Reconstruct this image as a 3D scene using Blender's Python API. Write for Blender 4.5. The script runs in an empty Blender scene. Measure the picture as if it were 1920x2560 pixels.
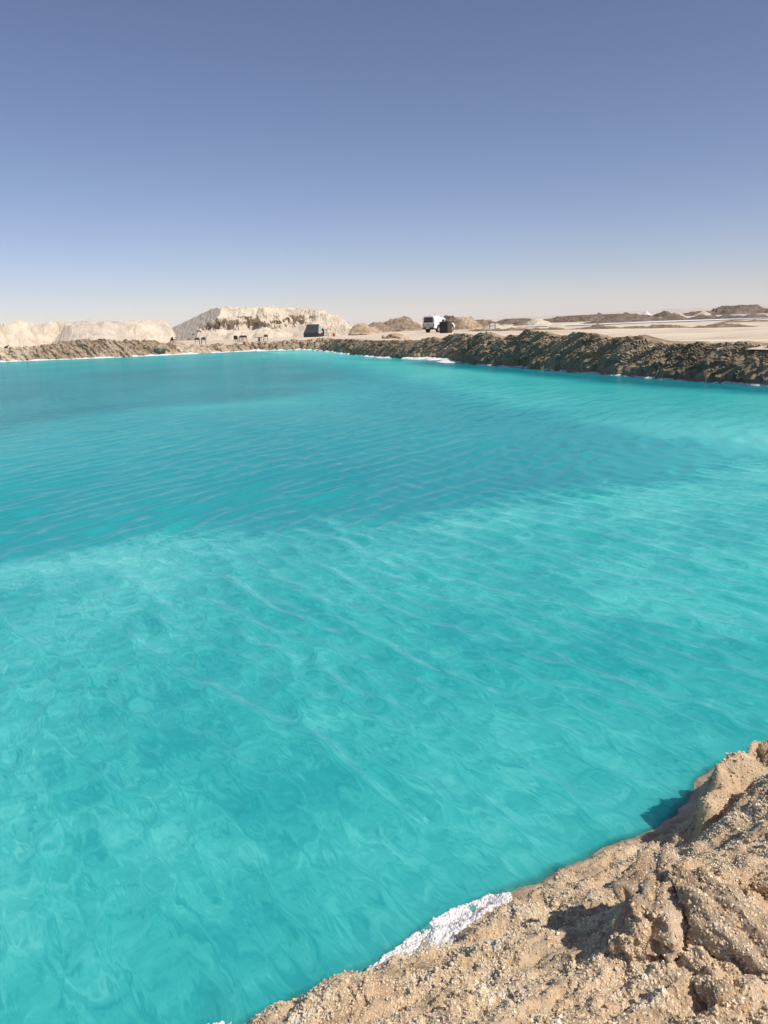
import bpy, bmesh, math, random
import numpy as np
from mathutils import Vector, Matrix

# ------------------------------------------------------------------ camera, sky, sun, exposure
SC = bpy.context.scene
COL = SC.collection
FPX, EYE = 1923.7, 2.55
PITCH, ROLL = math.atan(470 / FPX), math.radians(-2.1)
cam_d = bpy.data.cameras.new('camera')
cam_d.sensor_fit = 'VERTICAL'
cam_d.sensor_height = 34.6
cam_d.lens = 34.6 * FPX / 2560
cam_d.clip_start = 0.05
cam_d.clip_end = 20000
cam = bpy.data.objects.new('camera', cam_d)
COL.objects.link(cam)
cam.matrix_world = Matrix.Translation((0, 0, EYE)) @ Matrix.Rotation(math.pi / 2 - PITCH, 4, 'X') @ Matrix.Rotation(ROLL, 4, 'Z')
SC.camera = cam

SUN_EL, SUN_AZ = math.radians(50), math.radians(-38)     # azimuth from +x (right), negative = towards the viewer
sun_dir = Vector((math.cos(SUN_EL) * math.cos(SUN_AZ), math.cos(SUN_EL) * math.sin(SUN_AZ), math.sin(SUN_EL)))
world = bpy.data.worlds.new('World')
SC.world = world
world.use_nodes = True
wn = world.node_tree
wn.nodes.clear()
sky = wn.nodes.new('ShaderNodeTexSky')
sky.sky_type = 'NISHITA'
sky.sun_disc = False
sky.sun_elevation = SUN_EL
sky.sun_rotation = math.atan2(sun_dir.x, sun_dir.y)
sky.altitude = 3000
sky.air_density = 1.15
sky.dust_density = 2.4
sky.ozone_density = 3.0
bg = wn.nodes.new('ShaderNodeBackground')
bg.inputs['Strength'].default_value = 0.098
hs = wn.nodes.new('ShaderNodeMix')                       # white balance of the sky
hs.data_type = 'RGBA'
hs.blend_type = 'MULTIPLY'
hs.inputs[0].default_value = 1.0
hs.inputs[7].default_value = (1.12, 0.965, 1.01, 1)
wo = wn.nodes.new('ShaderNodeOutputWorld')
wn.links.new(sky.outputs[0], hs.inputs[6])
wn.links.new(hs.outputs[2], bg.inputs['Color'])
wn.links.new(bg.outputs[0], wo.inputs['Surface'])

sun_d = bpy.data.lights.new('sun', 'SUN')
sun_d.energy = 4.7
sun_d.angle = math.radians(0.55)
sun_d.color = (1.0, 0.945, 0.86)
sun = bpy.data.objects.new('sun', sun_d)
COL.objects.link(sun)
sun.rotation_euler = sun_dir.to_track_quat('Z', 'Y').to_euler()
sun.location = sun_dir * 60

SC.view_settings.view_transform = 'Standard'
SC.view_settings.look = 'None'
SC.view_settings.exposure = 0.0
SC.view_settings.gamma = 1.0
SC.view_settings.use_curve_mapping = False
SC.cycles.use_denoising = True
SC.cycles.max_bounces = 8
SC.cycles.volume_bounces = 1
SC.cycles.transparent_max_bounces = 8
SC.cycles.caustics_reflective = False
SC.cycles.caustics_refractive = False

# ------------------------------------------------------------------ survey helpers (photo bearing -> place on the ground)
def ray(px, py):
    u, v = (px - 960) / FPX, -(py - 1280) / FPX
    c, s = math.cos(ROLL), math.sin(ROLL)
    x, y, z = c * u - s * v, s * u + c * v, -1.0
    a = math.pi / 2 - PITCH
    c, s = math.cos(a), math.sin(a)
    return np.array([x, c * y - s * z, s * y + c * z])
def on_z(px, py, z=0.0):
    d = ray(px, py)
    return np.array([0, 0, EYE]) + d * (z - EYE) / d[2]
def on_y(px, py, y):
    d = ray(px, py)
    return np.array([0, 0, EYE]) + d * y / d[1]
def proj(P):
    P = np.asarray(P, float)
    m = np.array(cam.matrix_world.inverted())
    q = P @ m[:3, :3].T + m[:3, 3]
    return 960 + FPX * q[..., 0] / -q[..., 2], 1280 - FPX * q[..., 1] / -q[..., 2]

# ------------------------------------------------------------------ noise
def _h(ix, iy, iz, seed):
    n = (ix * 374761393 + iy * 668265263 + iz * 2147483647 + seed * 1274126177) & 0xffffffff
    n = ((n ^ (n >> 13)) * 1274126177) & 0xffffffff
    n = ((n ^ (n >> 16)) * 2246822519) & 0xffffffff
    return n ^ (n >> 15)
_G = np.array([[1, 1, 0], [-1, 1, 0], [1, -1, 0], [-1, -1, 0], [1, 0, 1], [-1, 0, 1], [1, 0, -1], [-1, 0, -1],
               [0, 1, 1], [0, -1, 1], [0, 1, -1], [0, -1, -1]], float)
def pn(x, y, z=0.0, seed=0):
    x, y, z = np.broadcast_arrays(np.asarray(x, float), np.asarray(y, float), np.asarray(z, float))
    xi, yi, zi = np.floor(x).astype(np.int64), np.floor(y).astype(np.int64), np.floor(z).astype(np.int64)
    xf, yf, zf = x - xi, y - yi, z - zi
    fd = lambda t: t * t * t * (t * (t * 6 - 15) + 10)
    u, v, w = fd(xf), fd(yf), fd(zf)
    def g(a, b, c):
        gr = _G[(_h(xi + a, yi + b, zi + c, seed) % 12).astype(int)]
        return gr[..., 0] * (xf - a) + gr[..., 1] * (yf - b) + gr[..., 2] * (zf - c)
    l = lambda a, b, t: a + t * (b - a)
    return l(l(l(g(0, 0, 0), g(1, 0, 0), u), l(g(0, 1, 0), g(1, 1, 0), u), v),
             l(l(g(0, 0, 1), g(1, 0, 1), u), l(g(0, 1, 1), g(1, 1, 1), u), v), w)
def fbm(x, y, z=0.0, oct=5, seed=0, gain=0.5, lac=2.03):
    r, a = 0, 1.0
    for i in range(oct):
        r = r + a * pn(np.asarray(x) * lac ** i, np.asarray(y) * lac ** i, np.asarray(z) * lac ** i, seed + i * 17)
        a *= gain
    return r
def ridged(x, y, z=0.0, oct=4, seed=0, gain=0.5):
    r, a = 0, 1.0
    for i in range(oct):
        r = r + a * (1 - 2.2 * np.abs(pn(np.asarray(x) * 2.07 ** i, np.asarray(y) * 2.07 ** i, np.asarray(z) * 2.07 ** i, seed + i * 31)))
        a *= gain
    return r
def facets(u, v, seed, tilt=.8):
    """broken faces: every cell of a jittered grid is a tilted plane of its own"""
    u, v = np.asarray(u, float), np.asarray(v, float)
    iu, iv = np.floor(u).astype(np.int64), np.floor(v).astype(np.int64)
    best = np.full(u.shape, 9e9)
    val = np.zeros(u.shape)
    f = lambda a, b, k: (_h(a, b, np.int64(k), seed) & 0xffff) / 65535.0
    for du in (-1, 0, 1):
        for dv in (-1, 0, 1):
            a, b = iu + du, iv + dv
            fx, fy = a + f(a, b, 1), b + f(a, b, 2)
            d_ = (u - fx) ** 2 + (v - fy) ** 2
            w = d_ < best
            best = np.where(w, d_, best)
            val = np.where(w, f(a, b, 3) - .5 + tilt * ((f(a, b, 4) - .5) * (u - fx) + (f(a, b, 5) - .5) * (v - fy)) * 2, val)
    return val
def sstep(a, b, x):
    t = np.clip((x - a) / (b - a), 0, 1)
    return t * t * (3 - 2 * t)

# ------------------------------------------------------------------ materials
def mat(name):
    m = bpy.data.materials.new(name)
    m.use_nodes = True
    nt = m.node_tree
    return m, nt, nt.nodes['Principled BSDF']
def noise(nt, scale, detail=4, rough=0.55, vec=None, dist=0.0):
    n = nt.nodes.new('ShaderNodeTexNoise')
    n.inputs['Scale'].default_value = scale
    n.inputs['Detail'].default_value = detail
    n.inputs['Roughness'].default_value = rough
    n.inputs['Distortion'].default_value = dist
    if vec is not None:
        nt.links.new(vec, n.inputs['Vector'])
    return n
def ramp(nt, fac, stops, interp='LINEAR'):
    r = nt.nodes.new('ShaderNodeValToRGB')
    r.color_ramp.interpolation = interp
    el = r.color_ramp.elements
    while len(el) > 1:
        el.remove(el[-1])
    el[0].position, el[0].color = stops[0][0], (*stops[0][1], 1)
    for p, c in stops[1:]:
        e = el.new(p)
        e.color = (*c, 1)
    nt.links.new(fac, r.inputs[0])
    return r
def mth(nt, op, a, b=None, clamp=False):
    n = nt.nodes.new('ShaderNodeMath')
    n.operation = op
    n.use_clamp = clamp
    for i, v in enumerate((a, b)):
        if v is None:
            continue
        if isinstance(v, (int, float)):
            n.inputs[i].default_value = v
        else:
            nt.links.new(v, n.inputs[i])
    return n.outputs[0]
def mixc(nt, fac, a, b, mode='MIX'):
    n = nt.nodes.new('ShaderNodeMix')
    n.data_type = 'RGBA'
    n.blend_type = mode
    for key, v in (('Factor', fac), ('A', a), ('B', b)):
        s = [i for i in n.inputs if i.name == key and (i.type == 'RGBA' if key != 'Factor' else i.type == 'VALUE')][0]
        if isinstance(v, (int, float)):
            s.default_value = v
        elif isinstance(v, tuple):
            s.default_value = (*v, 1)
        else:
            nt.links.new(v, s)
    return [o for o in n.outputs if o.type == 'RGBA'][0]
def bump(nt, height, strength, dist, normal=None):
    b = nt.nodes.new('ShaderNodeBump')
    b.inputs['Strength'].default_value = strength
    b.inputs['Distance'].default_value = dist
    nt.links.new(height, b.inputs['Height'])
    if normal is not None:
        nt.links.new(normal, b.inputs['Normal'])
    return b.outputs[0]
def attr(nt, name, out='Fac'):
    a = nt.nodes.new('ShaderNodeAttribute')
    a.attribute_name = name
    return a.outputs[out]
def pos(nt):
    return nt.nodes.new('ShaderNodeNewGeometry').outputs['Position']
def earth(name, stops, scale=0.8, fine=9.0, bump_d=0.03, rough=0.95, detail_amt=0.35, bstr=0.6):
    """granular earth / sand / salt rock: large patches, fine grain, relief"""
    m, nt, b = mat(name)
    p = pos(nt)
    n1 = noise(nt, scale, 6, 0.6, p, 0.4)
    n2 = noise(nt, fine, 6, 0.7, p)
    f = mth(nt, 'ADD', mth(nt, 'MULTIPLY', n1.outputs['Fac'], 1 - detail_amt), mth(nt, 'MULTIPLY', n2.outputs['Fac'], detail_amt))
    r = ramp(nt, f, stops)
    nt.links.new(r.outputs[0], b.inputs['Base Color'])
    b.inputs['Roughness'].default_value = rough
    b.inputs['Specular IOR Level'].default_value = 0.2
    nt.links.new(bump(nt, n2.outputs['Fac'], bstr, bump_d), b.inputs['Normal'])
    return m
def plain(name, col, rough=0.5, metal=0.0, var=0.12, scale=20.0, spec=0.5, coat=0.0):
    m, nt, b = mat(name)
    n = noise(nt, scale, 4, 0.6, pos(nt))
    lo = tuple(c * (1 - var) for c in col)
    hi = tuple(min(1, c * (1 + var)) for c in col)
    r = ramp(nt, n.outputs['Fac'], [(0.3, lo), (0.7, hi)])
    nt.links.new(r.outputs[0], b.inputs['Base Color'])
    b.inputs['Roughness'].default_value = rough
    b.inputs['Metallic'].default_value = metal
    b.inputs['Specular IOR Level'].default_value = spec
    b.inputs['Coat Weight'].default_value = coat
    return m

M_SAND = earth('sand', [(0.34, (0.48, 0.37, 0.26)), (0.47, (0.64, 0.52, 0.385)), (0.6, (0.74, 0.63, 0.485)), (0.72, (0.80, 0.72, 0.60))], 0.22, 3.0, 0.05)
M_PALE = earth('pale_salt_earth', [(0.36, (0.44, 0.36, 0.265)), (0.5, (0.60, 0.51, 0.395)), (0.66, (0.71, 0.63, 0.51))], 0.5, 3.0, 0.10)
M_PALESHADE = earth('shaded_salt_earth', [(0.36, (0.38, 0.33, 0.265)), (0.5, (0.52, 0.45, 0.36)), (0.66, (0.62, 0.55, 0.45))], 0.5, 3.0, 0.10)  # pale salt earth greyed, with one heap's shade put into the colour
M_BROWN = earth('brown_earth', [(0.36, (0.15, 0.10, 0.062)), (0.5, (0.27, 0.195, 0.13)), (0.64, (0.43, 0.34, 0.25))], 0.7, 4.0, 0.12, detail_amt=0.5)
M_BANKL = earth('bank_earth', [(0.36, (0.20, 0.13, 0.075)), (0.48, (0.38, 0.275, 0.175)), (0.62, (0.58, 0.46, 0.33))], 0.35, 2.5, 0.12, detail_amt=0.45)
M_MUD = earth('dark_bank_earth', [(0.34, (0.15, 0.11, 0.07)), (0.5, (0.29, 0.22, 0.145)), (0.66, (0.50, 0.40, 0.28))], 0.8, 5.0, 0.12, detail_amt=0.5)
M_DARK = earth('dark_brown_earth', [(0.36, (0.10, 0.07, 0.05)), (0.5, (0.175, 0.13, 0.095)), (0.64, (0.27, 0.21, 0.155))], 0.3, 1.5, 0.2, detail_amt=0.5)
M_SALT = earth('white_salt', [(0.34, (0.70, 0.68, 0.66)), (0.55, (0.82, 0.81, 0.80))], 2.0, 30.0, 0.02, 0.6)
M_HILL = earth('far_hill_earth', [(0.36, (0.42, 0.34, 0.26)), (0.6, (0.55, 0.46, 0.36))], 0.01, 0.05, 1.0)

# ------------------------------------------------------------------ object helpers
def tag(o, label=None, cat=None, group=None, kind=None):
    if label: o['label'] = label
    if cat: o['category'] = cat
    if group: o['group'] = group
    if kind: o['kind'] = kind
    return o
def link(name, me, material=None, parent=None):
    o = bpy.data.objects.new(name, me)
    COL.objects.link(o)
    if material is not None and me is not None:
        me.materials.append(material)
    if parent is not None:
        o.parent = parent
    return o
def empty(name, loc=(0, 0, 0), rz=0.0):
    o = bpy.data.objects.new(name, None)
    COL.objects.link(o)
    o.location = loc
    o.rotation_euler = (0, 0, rz)
    o.empty_display_size = 0.3
    return o
def mesh_np(name, V, F, smooth=True):
    V = np.asarray(V, np.float32)
    F = np.asarray(F, np.int32)
    me = bpy.data.meshes.new(name)
    me.vertices.add(len(V))
    me.vertices.foreach_set('co', V.ravel())
    k = F.shape[1]
    me.loops.add(F.size)
    me.loops.foreach_set('vertex_index', F.ravel())
    me.polygons.add(len(F))
    me.polygons.foreach_set('loop_start', np.arange(0, F.size, k, dtype=np.int32))
    me.polygons.foreach_set('loop_total', np.full(len(F), k, np.int32))
    me.update(calc_edges=True)
    me.polygons.foreach_set('use_smooth', np.full(len(F), smooth, bool))
    return me
def grid_faces(nu, nv, closed_u=False):
    i = np.arange(nu if closed_u else nu - 1)
    j = np.arange(nv - 1)
    I, J = np.meshgrid(i, j, indexing='ij')
    I2 = (I + 1) % nu
    return np.stack([I * nv + J, I2 * nv + J, I2 * nv + J + 1, I * nv + J + 1], -1).reshape(-1, 4)
def set_attr(me, name, vals):
    a = me.attributes.new(name, 'FLOAT', 'POINT')
    a.data.foreach_set('value', np.asarray(vals, np.float32).ravel())

# ------------------------------------------------------------------ lie of the land
def ground_z(x, y):
    x, y = np.asarray(x, float), np.asarray(y, float)
    g = 0.90 + 0.38 * sstep(-12, 6, x)
    near = sstep(30, 10, np.hypot(x, y))
    return g * (1 - near) + 0.9 * near
def on_ground(px, py):
    z = 1.1
    for _ in range(12):
        p = on_z(px, py, z)
        z = float(ground_z(p[0], p[1]))
    return on_z(px, py, z)

SH_FAR = [(-40, 906), (0, 905), (150, 899), (300, 893), (450, 886), (600, 879), (700, 876), (770, 875), (800, 876.5)]
SH_RIGHT = [(800, 876.5), (830, 880), (900, 889), (1000, 896), (1090, 898), (1130, 900), (1143, 906), (1300, 919), (1500, 935), (1700, 951), (1850, 960), (1960, 967)]
far_pts = [on_z(*p)[:2] for p in SH_FAR]
right_pts = [on_z(*p)[:2] for p in SH_RIGHT]
rest_pts = [np.array(p, float) for p in [(15.2, 22), (13.5, 16), (10, 11), (7.6, 8.3), (6.0, 6.6), (5.0, 5.7)]]
near_pts = [np.array(p, float) for p in [(3.6, 4.7), (2.5, 4.1), (1.7, 3.62), (0.9, 3.12), (0.2, 2.83), (-0.5, 2.45), (-1.2, 2.1)]]
back_pts = [np.array(p, float) for p in [(-3, 1.2), (-8, -1), (-25, -3), (-48, 6), (-64, 30), (-66, 62), (-58, 82), (-50, 86)]]
def catmull(P, ds):
    P = [np.asarray(p) for p in P]
    P = [2 * P[0] - P[1]] + P + [2 * P[-1] - P[-2]]
    out = []
    for i in range(1, len(P) - 2):
        n = max(2, int(np.linalg.norm(P[i + 1] - P[i]) / (ds * 0.25)))
        t = np.linspace(0, 1, n, endpoint=False)[:, None]
        a, b, c, d = P[i - 1], P[i], P[i + 1], P[i + 2]
        out.append(0.5 * (2 * b + (c - a) * t + (2 * a - 5 * b + 4 * c - d) * t ** 2 + (3 * b - a - 3 * c + d) * t ** 3))
    out.append(P[-2][None])
    out = np.concatenate(out)
    L = np.concatenate([[0], np.cumsum(np.linalg.norm(np.diff(out, axis=0), axis=1))])
    s = np.linspace(0, L[-1], max(2, int(L[-1] / ds)))
    return np.stack([np.interp(s, L, out[:, 0]), np.interp(s, L, out[:, 1])], 1), s
def inland(C):
    T = np.gradient(C, axis=0)
    T /= np.linalg.norm(T, axis=1)[:, None] + 1e-9
    k = 9
    for c in range(2):
        T[:, c] = np.convolve(np.pad(T[:, c], k, 'edge'), np.ones(2 * k + 1) / (2 * k + 1), 'valid')
    T /= np.linalg.norm(T, axis=1)[:, None] + 1e-9
    N = np.stack([-T[:, 1], T[:, 0]], 1)
    return N

# ground sheet: from a few metres behind the shore out to the horizon
loop_pts = far_pts[1:-1] + right_pts + rest_pts + near_pts + back_pts
loop, _ = catmull(loop_pts + [loop_pts[0]], 0.7)
loop = loop[:-1]
cen = np.array([-22.0, 46.0])
LN = loop - cen
d = np.linalg.norm(LN, axis=1)[:, None]
LN = LN / d
rings = np.concatenate([np.array([1.3, 1.8, 2.6, 3.6, 4.8, 6, 7.5, 9.5, 12]), np.geomspace(15, 4300, 44)])
V = []
for r in rings:
    P = loop + LN * r
    z = ground_z(P[:, 0], P[:, 1]) - 0.10 * (r < 1.5) + 0.05 * fbm(P[:, 0] * 0.35, P[:, 1] * 0.35, 0, 4, 5) * min(1, r / 4)
    z = z - 0.25 * sstep(9, 2, np.hypot(P[:, 0] - 0.5, P[:, 1] - 1.0))
    V.append(np.stack([P[:, 0], P[:, 1], z], 1))
V = np.stack(V, 1)
me = mesh_np('ground', V.reshape(-1, 3), grid_faces(len(loop), len(rings), True))
tag(link('ground', me, M_SAND), 'flat pale sandy ground stretching to the horizon', kind='structure')

# ------------------------------------------------------------------ banks
def bank(name, pts, ds, crest_px, crest_off, material, seed, flute, amp, label, hidden_h=None, fall=2.2, shear=0.9, tmax=6.0, streak=0.0, lumpy=1.1, pw=.9, clod=.16):
    C, s = catmull(pts, ds)
    N = inland(C)
    if np.mean(np.sum(N * (C - cen), 1)) < 0:
        N = -N
    C = C + N * (0.22 * fbm(s * 0.5, 0 * s, 0, 4, seed + 3))[:, None]
    gz = ground_z(C[:, 0], C[:, 1])
    if crest_px is not None:
        K = C + N * crest_off
        px, _ = proj(np.c_[K, gz])
        dist = K[:, 1]
        cy = np.interp(px, [c[0] for c in crest_px], [c[1] for c in crest_px])
        hc = np.array([on_y(a, b, e)[2] for a, b, e in zip(px, cy, dist)])
        hc = hc + 0.06 * ridged(s * 0.9, 0 * s, 0, 4, seed + 8)
    else:
        hc = np.full(len(s), hidden_h)
    hc = np.maximum(hc, 0.45)
    t = np.concatenate([np.linspace(-2.0, -0.15, 6), np.linspace(0, crest_off, 34)[:], crest_off + np.array([.12, .25, .4, .6, .85, 1.15, 1.5, 1.9, 2.4, 3.0, 3.8, 4.8, tmax])])
    S, Tt = np.meshgrid(s, t, indexing='ij')
    HC, GZ = hc[:, None], gz[:, None]
    u = np.clip(Tt / crest_off, 0, 1)
    prof = HC * (0.10 * sstep(0, .06, u) + 0.90 * (u ** pw))
    w = sstep(0, fall, Tt - crest_off)
    Z = np.where(Tt < 0, 0.55 * Tt, np.where(Tt <= crest_off, prof, HC * (1 - w) + GZ * w))
    X = C[:, 0][:, None] + N[:, 0][:, None] * Tt
    Y = C[:, 1][:, None] + N[:, 1][:, None] * Tt
    # fluted, slumped face: ridges that run down the slope on a slant
    face = sstep(-0.25, 0.1, Tt) * (1 - 0.75 * sstep(crest_off * 1.0, crest_off + 1.0, Tt)) * (1 - sstep(crest_off + 2.2, tmax - 0.5, Tt))
    uu = S + shear * Z
    d1 = ridged(uu * flute, Z * flute * 0.28, 0, 5, seed, 0.55) - 0.35
    d2 = fbm(S * 1.1, Tt * 0.9, Z * 0.9, 6, seed + 5, 0.58)
    d3 = fbm(S * 5.5, Tt * 5.5, Z * 5.5, 3, seed + 9, 0.6) + .6 * np.abs(pn(S * 2.3, Tt * 2.3, Z * 2.3, seed + 10))
    d4 = ridged(uu * 2.6, Z * 0.5 + S * .1, 0, 4, seed + 14, .6) - .9
    wp = .25 * fbm(S * 1.5, Tt * 1.5, Z * 1.5, 3, seed + 40)
    d5 = facets(uu * 1.1 + wp, Z * 1.5 + wp, seed + 41) + .5 * facets(uu * 2.7 + wp, Z * 3.2 - wp, seed + 43)
    D = face * (amp * d1 + amp * lumpy * d2 + amp * 0.35 * d3 + streak * d4 + clod * d5)
    D = D - face * D[face > .5].mean()
    X = X - N[:, 0][:, None] * D * 0.75
    Y = Y - N[:, 1][:, None] * D * 0.75
    Z = Z + D * 0.55 * sstep(0.02, 0.3, Tt)
    end = sstep(tmax - 1.4, tmax, Tt)
    Z = Z * (1 - end) + (GZ - 0.12) * end
    me = mesh_np(name, np.stack([X, Y, Z], -1).reshape(-1, 3), grid_faces(len(s), len(t)), False)
    if crest_px is not None:        # paler where loose sand has run over the edge
        pl = np.interp(px, [-60, 70, 115, 395, 450, 515, 540, 2000], [.8, .7, 0, .05, .85, .85, .1, .1])[:, None]
        pl = np.clip(pl + .9 * sstep(crest_off + .2, crest_off + 1.2, Tt) + .5 * fbm(S * .4, Tt * .6, 0, 4, seed + 21), 0, 1)
        set_attr(me, 'pale', pl)
    o = link(name, me, material)
    tag(o, label, kind='structure')
    return C, N, s
CR_FAR = [(-60, 870), (0, 871), (100, 866), (160, 857), (230, 848.5), (300, 852), (380, 853), (420, 858), (470, 865), (520, 865), (540, 862), (600, 859.5), (700, 854), (760, 850), (800, 849), (830, 850)]
CR_RIGHT = [(780, 849), (810, 851), (870, 852), (900, 854), (960, 855), (1040, 853), (1100, 848), (1135, 838), (1160, 838), (1180, 847), (1210, 833), (1255, 849), (1330, 833), (1400, 842), (1460, 839), (1530, 853), (1555, 846), (1603, 845), (1620, 856), (1700, 867), (1780, 869), (1840, 861), (1870, 866), (1960, 874)]
M_FARBANK, nt, b = mat('far_bank_earth')
for srcm, key in ((M_BANKL, 0),):
    p = pos(nt)
    n1 = noise(nt, .45, 6, .65, p, .6); n2 = noise(nt, 3.0, 6, .7, p)
    f = mth(nt, 'ADD', mth(nt, 'MULTIPLY', n1.outputs['Fac'], .5), mth(nt, 'MULTIPLY', n2.outputs['Fac'], .5))
    c1 = ramp(nt, f, [(.36, (.19, .125, .075)), (.48, (.36, .26, .17)), (.62, (.54, .42, .30))])
    c2 = ramp(nt, f, [(.36, (.36, .26, .165)), (.5, (.58, .46, .33)), (.62, (.70, .60, .46))])
    nt.links.new(mixc(nt, attr(nt, 'pale'), c1.outputs[0], c2.outputs[0]), b.inputs['Base Color'])
    b.inputs['Roughness'].default_value = .95
    nt.links.new(bump(nt, n2.outputs['Fac'], .7, .15), b.inputs['Normal'])
CF, NF, sF = bank('far_bank', far_pts, 0.11, CR_FAR, 1.3, M_FARBANK, 11, 0.9, 0.26, 'brown crumbling earth bank along the far shore', tmax=7)
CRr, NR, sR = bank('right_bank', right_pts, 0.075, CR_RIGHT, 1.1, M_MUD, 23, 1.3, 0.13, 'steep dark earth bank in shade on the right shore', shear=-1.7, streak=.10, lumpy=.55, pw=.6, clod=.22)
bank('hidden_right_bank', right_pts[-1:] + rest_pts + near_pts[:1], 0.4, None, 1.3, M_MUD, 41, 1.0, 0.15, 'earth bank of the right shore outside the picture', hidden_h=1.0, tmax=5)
bank('hidden_left_bank', near_pts[-1:] + back_pts + far_pts[:1], 0.5, None, 1.3, M_BANKL, 47, 1.0, 0.15, 'earth bank of the left shore outside the picture', hidden_h=0.95, tmax=5)

def rim(name, C, N, s, seed, label, wx=(0, 1), wy=(1.0, 1.0)):
    """white salt ledge at the water's edge"""
    prof = np.array([(-0.55, -0.08), (-0.42, 0.02), (-0.3, 0.07), (-0.1, 0.10), (0.1, 0.12), (0.3, 0.16), (0.5, 0.14)])
    wmul = np.interp(proj(np.c_[C, 0 * s])[0], wx, wy)
    wn_ = np.clip(0.75 + 1.1 * fbm(s * 0.35, 0 * s, 0, 4, seed), 0.12, 2.4) * wmul
    hn = np.clip(0.8 + 0.9 * fbm(s * 0.9, 0 * s, 3.3, 4, seed + 2), 0.15, 1.6)
    X = C[:, 0][:, None] + N[:, 0][:, None] * (prof[:, 0][None] * wn_[:, None] + 0.1)
    Y = C[:, 1][:, None] + N[:, 1][:, None] * (prof[:, 0][None] * wn_[:, None] + 0.1)
    Z = prof[:, 1][None] * (hn * np.minimum(1.2, wmul + .2))[:, None] + 0.02 * fbm(X * 4, Y * 4, 0, 3, seed + 5)
    o = link(name, mesh_np(name, np.stack([X, Y, Z], -1).reshape(-1, 3), grid_faces(len(s), len(prof))), M_SALT)
    tag(o, label, 'salt rim', kind='stuff')
rim('salt_rim', CF, NF, sF, 3, 'thin white salt rim along the far brown bank')
rim('salt_rim', CRr, NR, sR, 9, 'white salt rim at the foot of the dark right bank', (780, 830, 900, 1000, 1100, 1140, 1150, 2000), (.6, 1.2, .7, 1.6, 2.2, 2.6, .5, .5))

# ------------------------------------------------------------------ near bank (salt rock) as a height field
CP = [  # bearing in the photograph, height above the water
 (680, 2556, .26), (760, 2512, .28), (850, 2466, .29), (960, 2440, .27), (1060, 2398, .27), (1180, 2355, .31), (1300, 2328, .38), (1400, 2310, .44), (1560, 2292, .54),
 (980, 2405, .015), (1080, 2345, .02), (1160, 2305, .02), (1230, 2270, .04), (1250, 2315, .12), (1350, 2258, .14), (1450, 2233, .19), (1550, 2240, .30), (1400, 2285, .22), (1300, 2300, .16),
 (1450, 2175, .07), (1550, 2135, .08), (1650, 2115, .12), (1250, 2262, .05), (1350, 2208, .04), (1450, 2160, .04), (1530, 2118, .03), (1620, 2095, .03), (1600, 2200, .28),
 (1700, 2180, .42), (1700, 2120, .24), (1700, 2066, .08), (1760, 2012, .12), (1800, 2050, .30), (1850, 1968, .32), (1900, 2050, .52), (1900, 1958, .48), (1900, 2150, .66), (1800, 2200, .62),
 (1830, 1900, .10), (1915, 1885, .15),
 (900, 2540, .38), (1100, 2470, .40), (1300, 2400, .48), (1300, 2550, .62), (1500, 2450, .62), (1700, 2550, .74), (1900, 2500, .78), (1900, 2350, .73), (1750, 2350, .68), (1500, 2350, .56)]
pts = [on_z(a, b, z) for a, b, z in CP]
for a, c, z in CP[2:7]:                               # the crest drops away behind
    q = on_z(a, c, z)
    pts += [np.array([q[0] - .03, q[1] + .13, z * .55]), np.array([q[0] - .06, q[1] + .26, .03 if a < 1200 else z * .4])]
for p in near_pts:                                   # under the water
    pts += [np.array([p[0] - .45 * .5, p[1] + .89 * .5, -.32]), np.array([p[0] - .45 * 1.4, p[1] + .89 * 1.4, -.8])]
for w in [(0, 0, .9), (2, 0, .95), (-1, 0, .65), (-1.4, 1.2, .35), (-2.4, 1.45, 0), (-2.4, .7, .4), (-3.2, .2, .4), (-3.2, 1.6, -.3), (3, 2, .95), (4, 4, .9), (3.2, 4.3, .3), (4.6, 4.6, .8), (0, -3, .9), (4, -2, .95), (-.62, 2.28, .04), (-.95, 2.05, .05), (-.8, 1.5, .4)]:
    pts.append(np.array(w, float))
pts = np.array(pts)
def tps(P, lam=0.004):
    n = len(P)
    r = np.linalg.norm(P[:, None, :2] - P[None, :, :2], axis=-1)
    Kk = np.where(r > 0, r ** 2 * np.log(r + 1e-12), 0) + lam * np.eye(n)
    Q = np.c_[np.ones(n), P[:, :2]]
    A = np.block([[Kk, Q], [Q.T, np.zeros((3, 3))]])
    return np.linalg.solve(A, np.r_[P[:, 2], np.zeros(3)])
TW = tps(pts, .0003)
def near_base(x, y):
    x, y = np.asarray(x, float), np.asarray(y, float)
    z = TW[-3] + TW[-2] * x + TW[-1] * y
    for i in range(len(pts)):
        r2 = (x - pts[i, 0]) ** 2 + (y - pts[i, 1]) ** 2 + 1e-12
        z = z + TW[i] * 0.5 * r2 * np.log(r2)
    return z
OUT = np.array([on_z(a, c, .42)[:2] for a, c in [(1772, 1985), (1782, 1915), (1822, 1868), (1880, 1852), (2060, 1846), (2060, 1985), (1930, 1950), (1850, 1952)]])
def poly_sd(x, y, P):
    """signed distance to a polygon, positive inside"""
    d_ = np.full(np.shape(x), 1e9)
    ins = np.zeros(np.shape(x), bool)
    j = len(P) - 1
    for i in range(len(P)):
        a, c = P[i], P[j]
        e = c - a
        t = np.clip(((x - a[0]) * e[0] + (y - a[1]) * e[1]) / (e @ e), 0, 1)
        d_ = np.minimum(d_, np.hypot(x - a[0] - t * e[0], y - a[1] - t * e[1]))
        ins ^= ((a[1] > y) != (c[1] > y)) & (x < e[0] * (y - a[1]) / (c[1] - a[1] + 1e-12) + a[0])
        j = i
    return np.where(ins, d_, -d_)
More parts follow.
